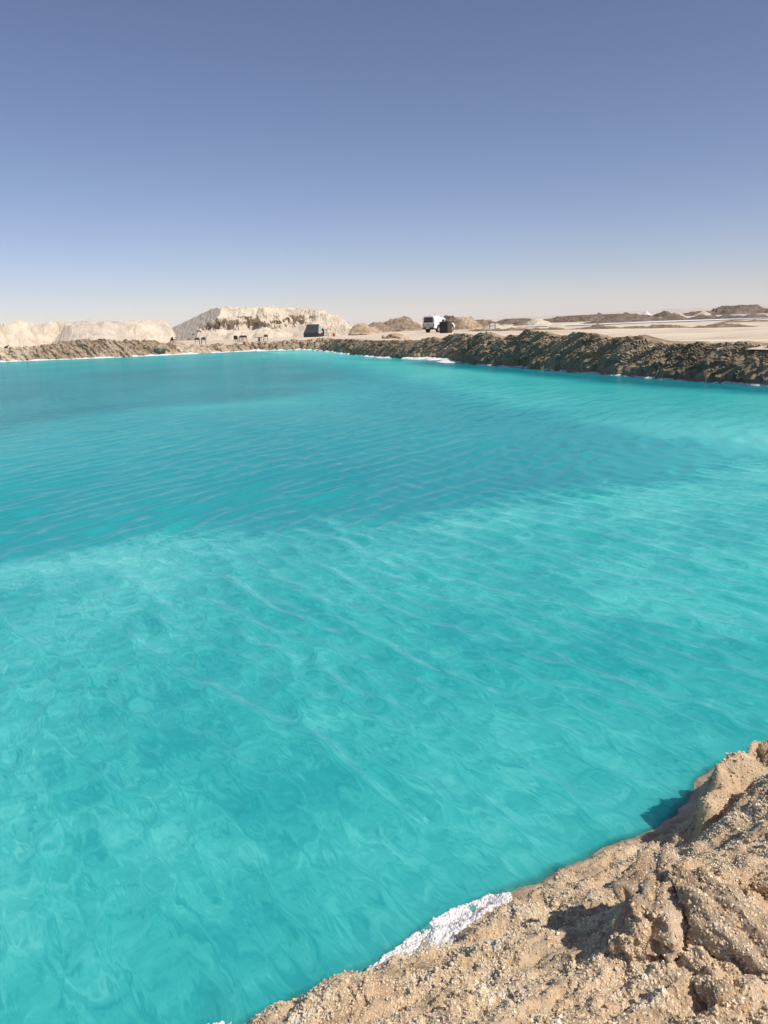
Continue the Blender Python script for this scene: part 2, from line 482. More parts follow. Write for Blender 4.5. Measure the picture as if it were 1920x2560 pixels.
def near_h(x, y):
    x, y = np.asarray(x, float), np.asarray(y, float)
    z = near_base(x, y)
    sd = poly_sd(x, y, OUT) + .045 * fbm(x * 6, y * 6, 0, 4, 61)
    top_ = .40 + .05 * fbm(x * 5, y * 5, 0, 3, 63)
    z = np.where(sd > -.2, np.maximum(z, z + (top_ - z) * sstep(-.05, .02, sd)), z)
    a = sstep(-.05, .12, z)
    n = 0.045 * fbm(x * 1.7 + 3, y * 1.7, 0, 3, 71) + 0.040 * (ridged((-x * .45 + y * .89) * 3.6, (x * .89 + y * .45) * 1.1, 0, 3, 75) - .95) \
        + 0.026 * fbm(x * 7, y * 7, 0, 4, 79, .6) + 0.012 * fbm(x * 31, y * 31, 0, 3, 83, .65)
    return z + n * (0.12 + 0.88 * a)
def near_patch(x0, x1, y0, y1, h):
    xs, ys = np.arange(x0, x1 + h / 2, h), np.arange(y0, y1 + h / 2, h)
    X, Y = np.meshgrid(xs, ys, indexing='ij')
    return X, Y, near_h(X, Y), len(xs), len(ys)
def rock_mat(name, dark=1.0):
    m, nt, b = mat(name)
    p = pos(nt)
    n1 = noise(nt, 3.5, 5, .6, p, .5)
    n2 = noise(nt, 60, 5, .7, p)
    n3 = noise(nt, 170, 3, .7, p)
    f = mth(nt, 'ADD', mth(nt, 'MULTIPLY', n1.outputs['Fac'], .55), mth(nt, 'MULTIPLY', n2.outputs['Fac'], .45))
    r = ramp(nt, f, [(.33, tuple(dark * c for c in (.38, .245, .13))), (.48, tuple(dark * c for c in (.61, .44, .275))), (.66, tuple(dark * c for c in (.75, .59, .41)))])
    nt.links.new(r.outputs[0], b.inputs['Base Color'])
    b.inputs['Roughness'].default_value = .75
    hh = mth(nt, 'ADD', n2.outputs['Fac'], mth(nt, 'MULTIPLY', n3.outputs['Fac'], .5))
    nt.links.new(bump(nt, hh, .9, .012), b.inputs['Normal'])
    return m
M_ROCK = rock_mat('salt_rock')
M_GREY = rock_mat('grey_rock', .72)
NX0, NX1, NY0, NY1, NHs = -1.3, 3.6, 1.2, 5.2, 0.010
X, Y, Z, nu, nv = near_patch(NX0, NX1, NY0, NY1, NHs)
# sideways crumbling so the crests are not a pure height field
dx = 0.02 * fbm(X * 9, Y * 9, Z * 9, 3, 91)
dy = 0.02 * fbm(X * 9, Y * 9, Z * 9, 3, 93)
NBX, NBY, NBZ = X + dx, Y + dy, Z
me = mesh_np('near_bank', np.stack([NBX, NBY, NBZ], -1).reshape(-1, 3), grid_faces(nu, nv))
tag(link('near_bank', me, M_ROCK), 'rough tan salt rock bank in the near corner', kind='structure')
xs, ys = np.concatenate([np.arange(-4, -1.29, .12), np.arange(-1.3, 3.7, .1), np.arange(3.7, 6.5, .15)]), np.arange(-6, 1.23, .12)
X, Y = np.meshgrid(xs, ys, indexing='ij')
Zc = near_h(X, Y) - 0.004
edge = np.maximum.reduce([sstep(5.4, 6.4, X), sstep(-3, -4, X), sstep(-5, -6, Y)])
Zc = Zc * (1 - edge) + 0.5 * edge
tag(link('near_ground', mesh_np('near_ground', np.stack([X, Y, Zc], -1).reshape(-1, 3), grid_faces(len(xs), len(ys))), M_ROCK), 'trodden tan ground at the viewer feet', kind='structure')

# ------------------------------------------------------------------ water
def axis(a, b, h0, k, c=0.0):
    """samples from a to b whose spacing grows away from c"""
    out = [c]
    while out[-1] < b: out.append(out[-1] + h0 + k * abs(out[-1] - c))
    lo = [c]
    while lo[-1] > a: lo.append(lo[-1] - h0 - k * abs(lo[-1] - c))
    return np.array(lo[:0:-1] + out)
# fan-shaped sheet: finest by the near bank, where single ripples can be seen
th = np.radians(np.concatenate([np.arange(-180, -48, 2.0), np.arange(-48, 48, .16), np.arange(48, 180.1, 2.0)]))
rr_ = [1.3]
while rr_[-1] < 118: rr_.append(rr_[-1] + max(.026, .0050 * (min(rr_[-1], 14) - 3) + .026 + .012 * max(rr_[-1] - 14, 0) if rr_[-1] > 3 else 0))
rr_ = np.array(rr_)
TH, RR = np.meshgrid(th, rr_, indexing='ij')
X, Y = RR * np.sin(TH), RR * np.cos(TH)
dr_ = np.gradient(rr_)[None] + 0 * TH
spc = np.maximum(dr_, RR * np.gradient(th)[:, None])
E1 = np.array([on_z(*p)[:2] for p in [(0, 1410), (200, 1375), (400, 1345), (600, 1335), (800, 1320), (1000, 1310), (1150, 1280), (1300, 1250), (1500, 1225), (1700, 1195), (1919, 1150)]])
wob = 0.35 * fbm(X * .6, Y * .6, 0, 4, 101)
ye = np.interp(X, E1[:, 0], E1[:, 1]) + wob + np.where(X < E1[0, 0], (X - E1[0, 0]) * .5, 0)
wob2 = .3 * fbm(X * 2.2, Y * 2.2, 0, 3, 103)
shelf = sstep(0.9, -0.7, Y - ye + wob2 * 1.8 + .25 * fbm(X * 5, Y * 5, 0, 2, 105))
B2 = np.array([on_z(*p)[:2] for p in [(-100, 1160), (0, 1110), (150, 1060), (400, 1025), (700, 1005), (1000, 960)]])
B3 = np.array([on_z(*p)[:2] for p in [(1919, 1125), (1500, 1060), (1250, 1005), (1050, 955), (900, 920), (750, 893), (700, 886)]])
def seg_d(X, Y, P):
    best = np.full(X.shape, 1e9)
    side = np.zeros(X.shape)
    for a, b in zip(P[:-1], P[1:]):
        e = b - a
        t = np.clip(((X - a[0]) * e[0] + (Y - a[1]) * e[1]) / (e @ e), 0, 1)
        dd = np.hypot(X - a[0] - t * e[0], Y - a[1] - t * e[1])
        cr = e[0] * (Y - a[1]) - e[1] * (X - a[0])
        side = np.where(dd < best, np.sign(cr), side)
        best = np.minimum(best, dd)
    return best, side
d2, s2 = seg_d(X, Y, B2)
d3, s3 = seg_d(X, Y, B3)
sd3 = -d3 * s3                                      # positive on the right-bank side
w3 = np.interp(Y, [16, 30, 50, 80], [1.2, 1.6, 2.5, 5.0])
rshelf = sstep(-w3, w3 * .6, sd3 + 1.5 * wob)
sd2 = d2 * s2                                       # positive beyond the bar
bar = np.exp(-(np.clip(-sd2, 0, None) / 4.0) ** 2) * np.exp(-(np.clip(sd2, 0, None) / 1.0) ** 2) * sstep(6, -6, X)
farl = sstep(.3, 3.0, sd2) * sstep(2, -7, X)
fars = sstep(42, 84, Y)
depth = .92 + 0.16 * fbm(X * .16, Y * .12, 0, 4, 107) - 0.22 * bar - 0.40 * rshelf * (1 - shelf) + 0.16 * farl * (1 - fars) - 0.24 * fars
depth = depth - .22 * sstep(2.5, 6, X) * sstep(20, 14, Y) * (1 - shelf)
dsh = .47 + .10 * sstep(-.6, -3, Y - ye) - .02 * np.exp(-((Y - ye + .6) / .6) ** 2) - .10 * sstep(4.2, 3.0, Y) - .05 * sstep(-.5, -3, X)
dsh = dsh + .10 * np.exp(-((X - .7) / 1.3) ** 2 - ((Y - 5.2) / 1.5) ** 2) - .06 * sstep(1.8, 3.2, X) * sstep(5.5, 7, Y) + .16 * fbm(X * .5 + 9, Y * .5, 0, 4, 111)
depth = depth * (1 - shelf) + dsh * shelf
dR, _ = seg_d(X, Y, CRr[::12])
depth = depth + .75 * sstep(3.6, 1.6, dR + .8 * wob) * sstep(62, 50, Y)  # deeper trench whose dark colour also stands in for the bank's shade
shore = np.full(X.shape, 2.0)
mk = (Y < 7) & (Y > -1) & (X > -3.5) & (X < 5)
shore[mk] = np.clip(-near_h(X[mk], Y[mk]), 0, 2)
wr = np.random.default_rng(21)
def train(ang, spread, lam0, sig, n, slope, seed):
    h = np.zeros_like(X)
    lam = np.exp(wr.normal(math.log(lam0), sig, n))
    an = np.radians(ang + spread * wr.normal(size=n))
    ph = wr.uniform(0, 2 * math.pi, n)
    for l, a_, p_ in zip(lam, an, ph):
        k = 2 * math.pi / l
        h += (slope * math.sqrt(2 / n) / k) * sstep(l / 2.6, l / 5.0, spc) * np.sin(k * (X * math.cos(a_) + Y * math.sin(a_)) + p_ + 1.2 * slow)
    return h
slow = 3.0 * fbm(X * .22, Y * .22, 0, 2, 131)
calm = .5 + .5 * sstep(-2.4, .4, X + .12 * (Y - 5))
gust = np.clip(.9 + .7 * fbm(X * .25, Y * .25, 0, 3, 133), .35, 1.6)
hA = train(35, 14, .27, .36, 56, .19, 1)
hB = train(152, 13, .40, .38, 50, .17, 2)
hC = train(20, 24, .17, .4, 34, .034, 3) + train(118, 26, .22, .4, 26, .022, 4)
sh_w = sstep(0, 1, shelf)
H = hA * calm * gust * (.35 + .65 * sh_w) + hB * (1 - .93 * sh_w) * gust + hC * (.55 + .45 * (1 - calm))
H = H + 9.0 * (H * H - np.mean(H * H))            # sharper crests, flatter troughs
F = grid_faces(len(th), len(rr_))
Vw = np.stack([X, Y, H], -1).reshape(-1, 3)
fc = Vw[F].mean(1)
F = F[(fc[:, 0] > -69) & (fc[:, 0] < 18) & (fc[:, 1] > -5) & (fc[:, 1] < 102)]
me = mesh_np('water', Vw, F)
set_attr(me, 'far', sstep(.06, .16, spc))
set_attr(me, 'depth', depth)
set_attr(me, 'shelf', shelf)
set_attr(me, 'shore', shore)
M_WATER, nt, b = mat('turquoise_salt_water')
P = pos(nt)
def mapped(rot, sx, sy, src=P):
    mp = nt.nodes.new('ShaderNodeMapping')
    mp.vector_type = 'TEXTURE'
    mp.inputs['Rotation'].default_value = (0, 0, math.radians(rot))
    mp.inputs['Scale'].default_value = (sx, sy, 1)
    nt.links.new(src, mp.inputs['Vector'])
    return mp.outputs[0]
def vop(op, a, b_, sc=None):
    n = nt.nodes.new('ShaderNodeVectorMath'); n.operation = op
    nt.links.new(a, n.inputs[0])
    if b_ is not None:
        if isinstance(b_, tuple): n.inputs[1].default_value = b_
        else: nt.links.new(b_, n.inputs[1])
    if sc is not None: n.inputs['Scale'].default_value = sc
    return n.outputs[0]
sh = attr(nt, 'shelf')
gN = nt.nodes.new('ShaderNodeNewGeometry').outputs['Normal']
# ripples too fine or too far to be modelled
mean = noise(nt, .55, 2, .5, P)
Pm = vop('ADD', P, vop('SCALE', vop('SUBTRACT', mean.outputs['Color'], (.5, .5, .5)), None, .5))
rB = noise(nt, 1.0, 3, .5, mapped(62, 1.3, .42, Pm), .3)
rC = noise(nt, 1.0, 2, .45, mapped(-58, .36, .15, Pm), .6)
hgt = mth(nt, 'ADD', mth(nt, 'MULTIPLY', rB.outputs['Fac'], mth(nt, 'MULTIPLY', attr(nt, 'far'), 1.0)), mth(nt, 'MULTIPLY', rC.outputs['Fac'], mth(nt, 'ADD', .07, mth(nt, 'MULTIPLY', sh, .09))))
nrm = bump(nt, hgt, 1.0, .07)
# the bed seen through the moving surface: patches of thicker and thinner salt, shifted by the ripples
Pr = vop('ADD', P, vop('SCALE', vop('SUBTRACT', nrm, (0, 0, 1)), None, .62))
bed1 = noise(nt, 1.3, 5, .6, mapped(-60, 1.8, 1, Pr), .7)
bed2 = noise(nt, 4.5, 5, .66, mapped(-62, 1.9, 1, Pr), .8)
bed3 = noise(nt, 14.0, 4, .65, mapped(-50, 1.9, 1, Pr), .6)
bedv = mth(nt, 'ADD', mth(nt, 'MULTIPLY', mth(nt, 'SUBTRACT', bed1.outputs['Fac'], .5), .5), mth(nt, 'MULTIPLY', mth(nt, 'SUBTRACT', bed2.outputs['Fac'], .5), .65))
bedv = mth(nt, 'ADD', bedv, mth(nt, 'MULTIPLY', mth(nt, 'SUBTRACT', bed3.outputs['Fac'], .5), .8))
edge_ = mth(nt, 'MULTIPLY', mth(nt, 'MULTIPLY', sh, mth(nt, 'SUBTRACT', 1.0, sh)), 3.0)
bedv = mth(nt, 'MULTIPLY', bedv, mth(nt, 'ADD', mth(nt, 'ADD', .15, mth(nt, 'MULTIPLY', sh, .85)), edge_))
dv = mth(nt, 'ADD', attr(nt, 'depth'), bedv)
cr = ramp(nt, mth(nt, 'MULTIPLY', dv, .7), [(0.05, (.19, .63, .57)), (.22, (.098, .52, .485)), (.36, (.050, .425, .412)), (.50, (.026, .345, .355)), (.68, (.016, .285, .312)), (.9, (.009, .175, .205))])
body = nt.nodes.new('ShaderNodeBsdfDiffuse')
nt.links.new(cr.outputs[0], body.inputs['Color'])
nt.links.new(bump(nt, hgt, .8, .07), body.inputs['Normal'])
# milky brine: sunlight spreads sideways before it comes back out
sss = nt.nodes.new('ShaderNodeSubsurfaceScattering')
sss.falloff = 'BURLEY'
sss.inputs['Scale'].default_value = 1.0
sss.inputs['Radius'].default_value = (.25, .6, .6)
nt.links.new(cr.outputs[0], sss.inputs['Color'])
milk = nt.nodes.new('ShaderNodeMixShader')
milk.inputs[0].default_value = .45
nt.links.new(body.outputs[0], milk.inputs[1]); nt.links.new(sss.outputs[0], milk.inputs[2])
gl = nt.nodes.new('ShaderNodeBsdfGlossy')
gl.inputs['Roughness'].default_value = .08
gl.inputs['Color'].default_value = (1, 1, 1, 1)
nt.links.new(nrm, gl.inputs['Normal'])
fr = nt.nodes.new('ShaderNodeFresnel')
fr.inputs['IOR'].default_value = 1.38
nt.links.new(nrm, fr.inputs['Normal'])
# crests hide the most grazing facets, so a rippled surface never mirrors fully
ff = mth(nt, 'MINIMUM', fr.outputs[0], .21)
ms = nt.nodes.new('ShaderNodeMixShader')
nt.links.new(ff, ms.inputs[0]); nt.links.new(milk.outputs[0], ms.inputs[1]); nt.links.new(gl.outputs[0], ms.inputs[2])
# clear at the very edge, where the water is a hand deep
al = mth(nt, 'MULTIPLY', mth(nt, 'ADD', attr(nt, 'shore'), .02), 18.0, True)
tr = nt.nodes.new('ShaderNodeBsdfTransparent')
tr.inputs['Color'].default_value = (.62, .93, .90, 1)
ma = nt.nodes.new('ShaderNodeMixShader')
nt.links.new(al, ma.inputs[0]); nt.links.new(tr.outputs[0], ma.inputs[1]); nt.links.new(ms.outputs[0], ma.inputs[2])
nt.links.new(ma.outputs[0], nt.nodes['Material Output'].inputs['Surface'])
nt.nodes.remove(b)
tag(link('water', me, M_WATER), 'turquoise salt water of the pool', kind='structure')

# ------------------------------------------------------------------ heaps and mounds
def heap(name, px0, px1, pytop, dist, depth_r, material, label, cat, seed, group=None, rough=.12, peak=.5, flat=1.0, conc=1.0, nu=120, nv=56, tall=None):
    """a tipped heap of earth standing on the ground between two bearings"""
    a, c = on_y(px0, 800, dist), on_y(px1, 800, dist)
    x0, x1 = a[0], c[0]
    pm = px0 + (px1 - px0) * peak
    zt = on_y(pm, pytop, dist)[2] if tall is None else tall
    g = float(ground_z((x0 + x1) / 2, dist))
    h = max(zt - g, .15)
    U, Vv = np.meshgrid(np.linspace(-1, 1, nu), np.linspace(-1, 1, nv), indexing='ij')
    pk = 2 * peak - 1
    uu = np.where(U < pk, (U - pk) / (1 + pk), (U - pk) / (1 - pk))
    W = (x1 - x0) / 2
    ws = np.array([(U * W), (Vv * depth_r)])
    r = np.sqrt(uu ** 2 + Vv ** 2)
    r = r * (1 + .22 * fbm(ws[0] / h * .35, ws[1] / h * .35, 0, 3, seed + 1))
    base = np.clip(1 - np.clip((r - (1 - flat) * .0) / 1.0, 0, 1), 0, 1) ** conc
    base = np.minimum(base / flat, 1 + .06 * (base / flat - 1)) if flat < 1 else base
    n = fbm(ws[0] / h * .8, ws[1] / h * .8, 0, 6, seed, .55) + .4 * facets(ws[0] / h * 1.6, ws[1] / h * 1.6, seed + 50) + .25 * facets(ws[0] / h * 4, ws[1] / h * 4, seed + 51) + .5 * (ridged(ws[0] / h * 1.3, ws[1] / h * .8, 0, 4, seed + 4) - .6)
    Zh = h * (base + rough * n * sstep(0, .25, base)) - .08 * (1 - sstep(0, .1, base))
    X = ws[0] + .12 * h * fbm(ws[0] / h * 1.5, ws[1] / h * 1.5, 3, 3, seed + 7)
    me = mesh_np(name, np.stack([X, ws[1], Zh], -1).reshape(-1, 3), grid_faces(nu, nv), False)
    o = link(name, me, material)
    o.location = ((x0 + x1) / 2, dist, g)
    tag(o, label, cat, group)
    return o
GL = 'pale heaps behind the left shore'
heap('salt_earth_heap', -90, 20, 815, 128, 7, M_PALE, 'pale rounded earth heap cut off by the left picture edge', 'heap', 201, GL, .13, flat=.5)
heap('salt_earth_heap', -6, 118, 812, 136, 9, M_PALE, 'cream rounded heap, second from the left picture edge', 'heap', 203, GL, .13, .45, flat=.5)
heap('salt_earth_heap', 70, 185, 810, 142, 9, M_PALE, 'cream heap right of the rounded one, with a peak at its right end', 'heap', 207, GL, .14, .7, flat=.5)
heap('salt_earth_heap', 148, 345, 812, 139, 10, M_PALESHADE, 'long flat-topped heap coloured grey as in shade behind the brown bank', 'heap', 211, GL, .12, .4, flat=.32)
heap('salt_earth_heap', 270, 440, 808, 147, 10, M_PALE, 'cream heap with pale cut patches beside the big mound foot', 'heap', 217, GL, .16, .45, flat=.4)

def big_mound():
    D = 142.0
    xa, xb = on_y(372, 800, D)[0], on_y(902, 800, D)[0]
    u_of = lambda a: on_y(a, 800, D)[0] - xa
    g = float(ground_z(-20, D))
    W = xb - xa
    kx = [372, 500, 540, 585, 625, 665, 690, 720, 760, 800, 840, 870, 902]
    ky = [772, 770, 769, 768, 771, 765, 767, 769, 771, 778, 795, 815, 842]
    kz = [on_y(a, c, D)[2] - g for a, c in zip(kx, ky)]
    nu, nv = 360, 190
    U, Vv = np.meshgrid(np.linspace(0, W, nu), np.linspace(-9, 13, nv), indexing='ij')
    top = np.maximum(np.interp(U, [u_of(a) for a in kx], kz), 0)
    top = top + .5 * fbm(U * .3, Vv * .3, 0, 5, 301) * sstep(0, 2, top)
    flank = .60 * (U - u_of(462) + .78 * (Vv + 1.5)) + .22 * fbm(U * .9, Vv * .5, 0, 5, 303, .6) + .10 * facets(U * 1.6, Vv * 1.2, 304)
    back = np.clip((13 - Vv) * .75, 0, None)
    dome = np.clip(np.minimum(np.minimum(top, back), flank), 0, None)
    # dug-out cliff with alcoves; the right end keeps its natural front slope
    rightw = sstep(u_of(735), u_of(820), U)
    vc = -2.2 + 3.4 * fbm(U * .17, 0 * U, 0, 2, 305) + .6 * fbm(U * .5, 0 * U, 2, 2, 309)
    cliff = np.clip((Vv - vc) * 3.2, 0, None)
    kink = 3.7 + .9 * fbm(U * .3, 0 * U, 7, 3, 310)
    cliff = np.where(cliff > kink, kink + (cliff - kink) * .16, cliff)
    scree = .42 * np.clip(Vv - vc + 4.2, 0, None)
    scree = np.minimum(scree, 1.5 + .4 * fbm(U * .5, 0 * U, 5, 3, 311))
    front_cut = np.maximum(cliff, scree)
    front_nat = np.clip((Vv + 8.5) * .60, 0, None) + .35 * fbm(U * .6, Vv * .6, 0, 5, 312)
    front = front_cut * (1 - rightw) + front_nat * rightw
    ZZ = np.clip(np.minimum(dome, front), 0, None)
    on_flank = (flank <= np.minimum(top, front) + .05).astype(float)
    steep = sstep(.3, 1.2, cliff) * sstep(kink + .8, kink - .3, cliff) * (1 - rightw)
    rg = sstep(.1, 1.0, ZZ)
    ZZ = ZZ + rg * (1 - .9 * on_flank) * (.10 + .22 * rightw) * fbm(U * .9, Vv * .9, ZZ * .5, 5, 317, .6) * 1.5
    wq = fbm(U * .8, ZZ * .8, 0, 3, 329)
    Yd = Vv + steep * (.9 * fbm(U * .3, ZZ * .4, 0, 4, 321, .5) + 0.8 * facets(U * .38 + .3 * wq, ZZ * .5 + .3 * wq, 323) + .8 * facets(U * 1.0 + .3 * wq, ZZ * 1.1, 325) + .3 * facets(U * 2.6, ZZ * 2.6, 326))
    ZZ = ZZ + rg * (1 - on_flank) * (1 - steep) * (.30 * facets(U * .5, Vv * .5, 333) + .16 * facets(U * 1.4, Vv * 1.4, 335))
    Ud = U + steep * .5 * fbm(U * .6, ZZ * .7, 9, 4, 327)
    me = mesh_np('salt_earth_mound', np.stack([Ud - W / 2, Yd, ZZ - .05], -1).reshape(-1, 3), grid_faces(nu, nv), False)
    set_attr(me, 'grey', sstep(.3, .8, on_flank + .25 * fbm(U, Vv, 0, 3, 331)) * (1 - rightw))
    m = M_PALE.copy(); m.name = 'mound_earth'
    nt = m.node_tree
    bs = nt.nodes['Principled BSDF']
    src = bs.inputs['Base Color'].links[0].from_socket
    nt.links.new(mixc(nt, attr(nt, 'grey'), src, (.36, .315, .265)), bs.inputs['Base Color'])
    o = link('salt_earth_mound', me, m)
    o.location = ((xa + xb) / 2, D, g)
    tag(o, 'big cream mound with a dug-out cliff face behind the chairs', 'mound')
big_mound()

GR = 'spoil heaps on the plain to the right'
heap('earth_heap', 868, 962, 811, 122, 6, M_BANKL, 'low tan heaps joining the big mound foot to the brown heap', 'heap', 221, GR, .16, .25, flat=.8)
heap('earth_heap', 900, 985, 809, 135, 6, M_BROWN, 'low brown ridge at the left foot of the tall brown heap', 'heap', 222, GR, .2, .5, flat=.7)
heap('earth_heap', 932, 1068, 797, 138, 7, M_BROWN, 'brown lumpy heap left of the white truck', 'heap', 223, GR, .18, .55, flat=.75)
heap('rubble_heap', 1085, 1165, 794, 150, 6, M_DARK, 'dark rubble heap showing behind the truck bonnet', 'heap', 227, GR, .25, .5, flat=.7)
heap('sand_heap', 1122, 1212, 797, 125, 6, M_BANKL, 'tan heap right behind the dark woven crate', 'heap', 229, GR, .18, .4, flat=.6)
heap('rubble_heap', 1160, 1262, 803, 150, 6, M_BROWN, 'low brown rubble heap behind the tan heap', 'heap', 231, GR, .25, .45, flat=.7)
heap('sand_heap', 1204, 1268, 806, 118, 4, M_PALE, 'small pointed cream heap with a dark wooden stand before it', 'heap', 233, GR, .12, .45)
heap('earth_heap', 1230, 1370, 798, 210, 10, M_DARK, 'long flat dark brown hump on the skyline', 'heap', 237, GR, .12, .35, flat=.6)
heap('sand_heap', 1285, 1345, 802, 160, 5, M_BROWN, 'dark heap at the left foot of the cream cone', 'heap', 239, GR, .12, .35)
heap('sand_heap', 1308, 1378, 794, 158, 6, M_PALE, 'cream cone heap on the plain right of the crate', 'heap', 241, GR, .10, .45)
heap('earth_heap', 1345, 1640, 789, 210, 12, M_DARK, 'very long low brown hump across the plain', 'heap', 243, GR, .16, .5, flat=.35)
heap('earth_heap', 1480, 1515, 781, 420, 8, M_DARK, 'tiny dark cone heap on the far skyline', 'heap', 245, GR, .05, .5)
heap('earth_heap', 1540, 1592, 780, 420, 8, M_DARK, 'grey cone heap on the far skyline, left of the white one', 'heap', 247, GR, .05, .45)
heap('salt_heap', 1600, 1632, 777, 380, 6, M_SALT, 'white pointed salt heap on the far skyline', 'heap', 249, GR, .05, .45)
heap('earth_heap', 1636, 1684, 779, 300, 8, M_DARK, 'dark lumpy heap right of the white salt heap', 'heap', 251, GR, .2, .5, flat=.8)
heap('sand_heap', 1650, 1720, 783, 190, 6, M_PALE, 'low broad cream heap in front of the dark lumpy heap', 'heap', 253, GR, .12, .6)
heap('sand_heap', 1735, 1775, 777, 260, 6, M_PALE, 'small cream cone at the left foot of the big brown hill', 'heap', 255, GR, .06, .55)
heap('earth_heap', 1690, 1800, 779, 275, 8, M_DARK, 'low brown rise left of the big brown hill', 'heap', 257, GR, .12, .6, flat=.6)
heap('earth_heap', 1768, 1925, 765, 300, 14, M_DARK, 'big long brown hill at the right picture edge', 'heap', 259, GR, .10, .5, flat=.5)
heap('earth_heap', 1895, 1990, 768, 290, 10, M_DARK, 'brown heap cut off by the right picture edge', 'heap', 261, GR, .12, .5, flat=.7)

def berm(name, line, h, width, material, label, seed, ds=.35):
    P = [on_ground(*p)[:2] for p in line]
    C, s = catmull(P, ds)
    T = np.gradient(C, axis=0)
    T /= np.linalg.norm(T, axis=1)[:, None]
    N = np.stack([-T[:, 1], T[:, 0]], 1)
    v = np.linspace(-1, 1, 17)
    S, Vv = np.meshgrid(s, v, indexing='ij')
    hh = h * np.clip(.75 + 1.0 * fbm(S * .25, 0 * S, 0, 4, seed), .05, 2) * np.minimum(1, np.minimum(S, s[-1] - S) / 6)
    Zb = ground_z(C[:, 0], C[:, 1])[:, None] - .06 + hh * (1 - Vv ** 2) + hh * (1 - Vv ** 2) * .6 * fbm(S * 1.3, Vv * 2.2, 0, 5, seed + 3, .6)
    off = Vv * width * (1 + .3 * fbm(S * .4, Vv, 0, 3, seed + 6))
    X = C[:, 0][:, None] + N[:, 0][:, None] * off
    Y = C[:, 1][:, None] + N[:, 1][:, None] * off
    o = link(name, mesh_np(name, np.stack([X, Y, Zb], -1).reshape(-1, 3), grid_faces(len(s), len(v))), material)
    tag(o, label, kind='structure')
berm('earth_berm', [(1150, 828), (1280, 827), (1400, 824), (1650, 820), (1960, 816)], .32, 1.0, M_BROWN, 'low brown rubble berm across the right plain, nearest of three', 401)
berm('earth_berm', [(1440, 812), (1560, 807), (1700, 800.5), (1960, 793)], .85, 3.0, M_DARK, 'dark low earth berm between two pale flats', 403, .6)
berm('earth_berm', [(1180, 822), (1260, 820), (1330, 817), (1420, 816)], .28, 1.5, M_PALE, 'pale low berm in front of the cream cones', 405, .5)
berm('earth_berm', [(1780, 808), (1850, 805), (1960, 803)], .45, 1.6, M_BROWN, 'short brown berm on the white flat at the right edge', 407, .5)
# pale salt flats lying on the plain
def flat_patch(name, line, width, dz, label, seed):
    P = [on_ground(*p)[:2] for p in line]
    C, s = catmull(P, 2.0)
    T = np.gradient(C, axis=0); T /= np.linalg.norm(T, axis=1)[:, None]
    N = np.stack([-T[:, 1], T[:, 0]], 1)
    v = np.linspace(-1, 1, 5)
    wv_ = width * np.minimum(1, np.minimum(s, s[-1] - s) / (s[-1] * .2)) * (1 + .4 * fbm(s * .06, 0 * s, 0, 3, seed))
    off = v[None] * wv_[:, None]
    X = C[:, 0][:, None] + N[:, 0][:, None] * off
    Y = C[:, 1][:, None] + N[:, 1][:, None] * off
    Z = ground_z(X, Y) + dz
    tag(link(name, mesh_np(name, np.stack([X, Y, Z], -1).reshape(-1, 3), grid_faces(len(s), len(v))), M_SALT), label, kind='structure')
flat_patch('salt_flat', [(1290, 819), (1400, 815), (1600, 807), (1800, 800), (1960, 795)], 9, .09, 'white salt flat on the right plain', 421)
flat_patch('salt_flat', [(1640, 794), (1750, 791), (1960, 784)], 22, .09, 'white salt flat below the brown hill', 423)

# far hazy hills
def far_hills(label, px0, px1, D, ytop, seed):
    px = np.linspace(px0, px1, 160)
    V = []
    for a in px:
        p = on_y(a, 800, D)
        hz = on_y(a, ytop(a), D)[2]
        V.append([p[0], hz])
    V = np.array(V)
    hz = np.maximum(V[:, 1] + D * .0012 * fbm(px * .02, 0 * px, 0, 4, seed), 1.0)
    v = np.array([0, .35, .7, .9, 1.0, .8, .0])
    yy = np.array([-900, -500, -220, -90, 0, 200, 700.])
    X = np.repeat(V[:, :1], 7, 1)
    Z = hz[:, None] * v[None] + np.array([-1, 0, 0, 0, 0, 0, -1])[None]
    Y = np.full_like(X, D) + yy[None] * D / 4000
    tag(link('hills', mesh_np('hills', np.stack([X, Y, Z], -1).reshape(-1, 3), grid_faces(len(px), 7)), M_HILL), label, kind='structure')
far_hills('faint hazy hills along the right horizon', 1180, 2300, 3600, lambda a: 800 - (a - 1180) * .037 - 9 * sstep(1180, 1750, a), 431)

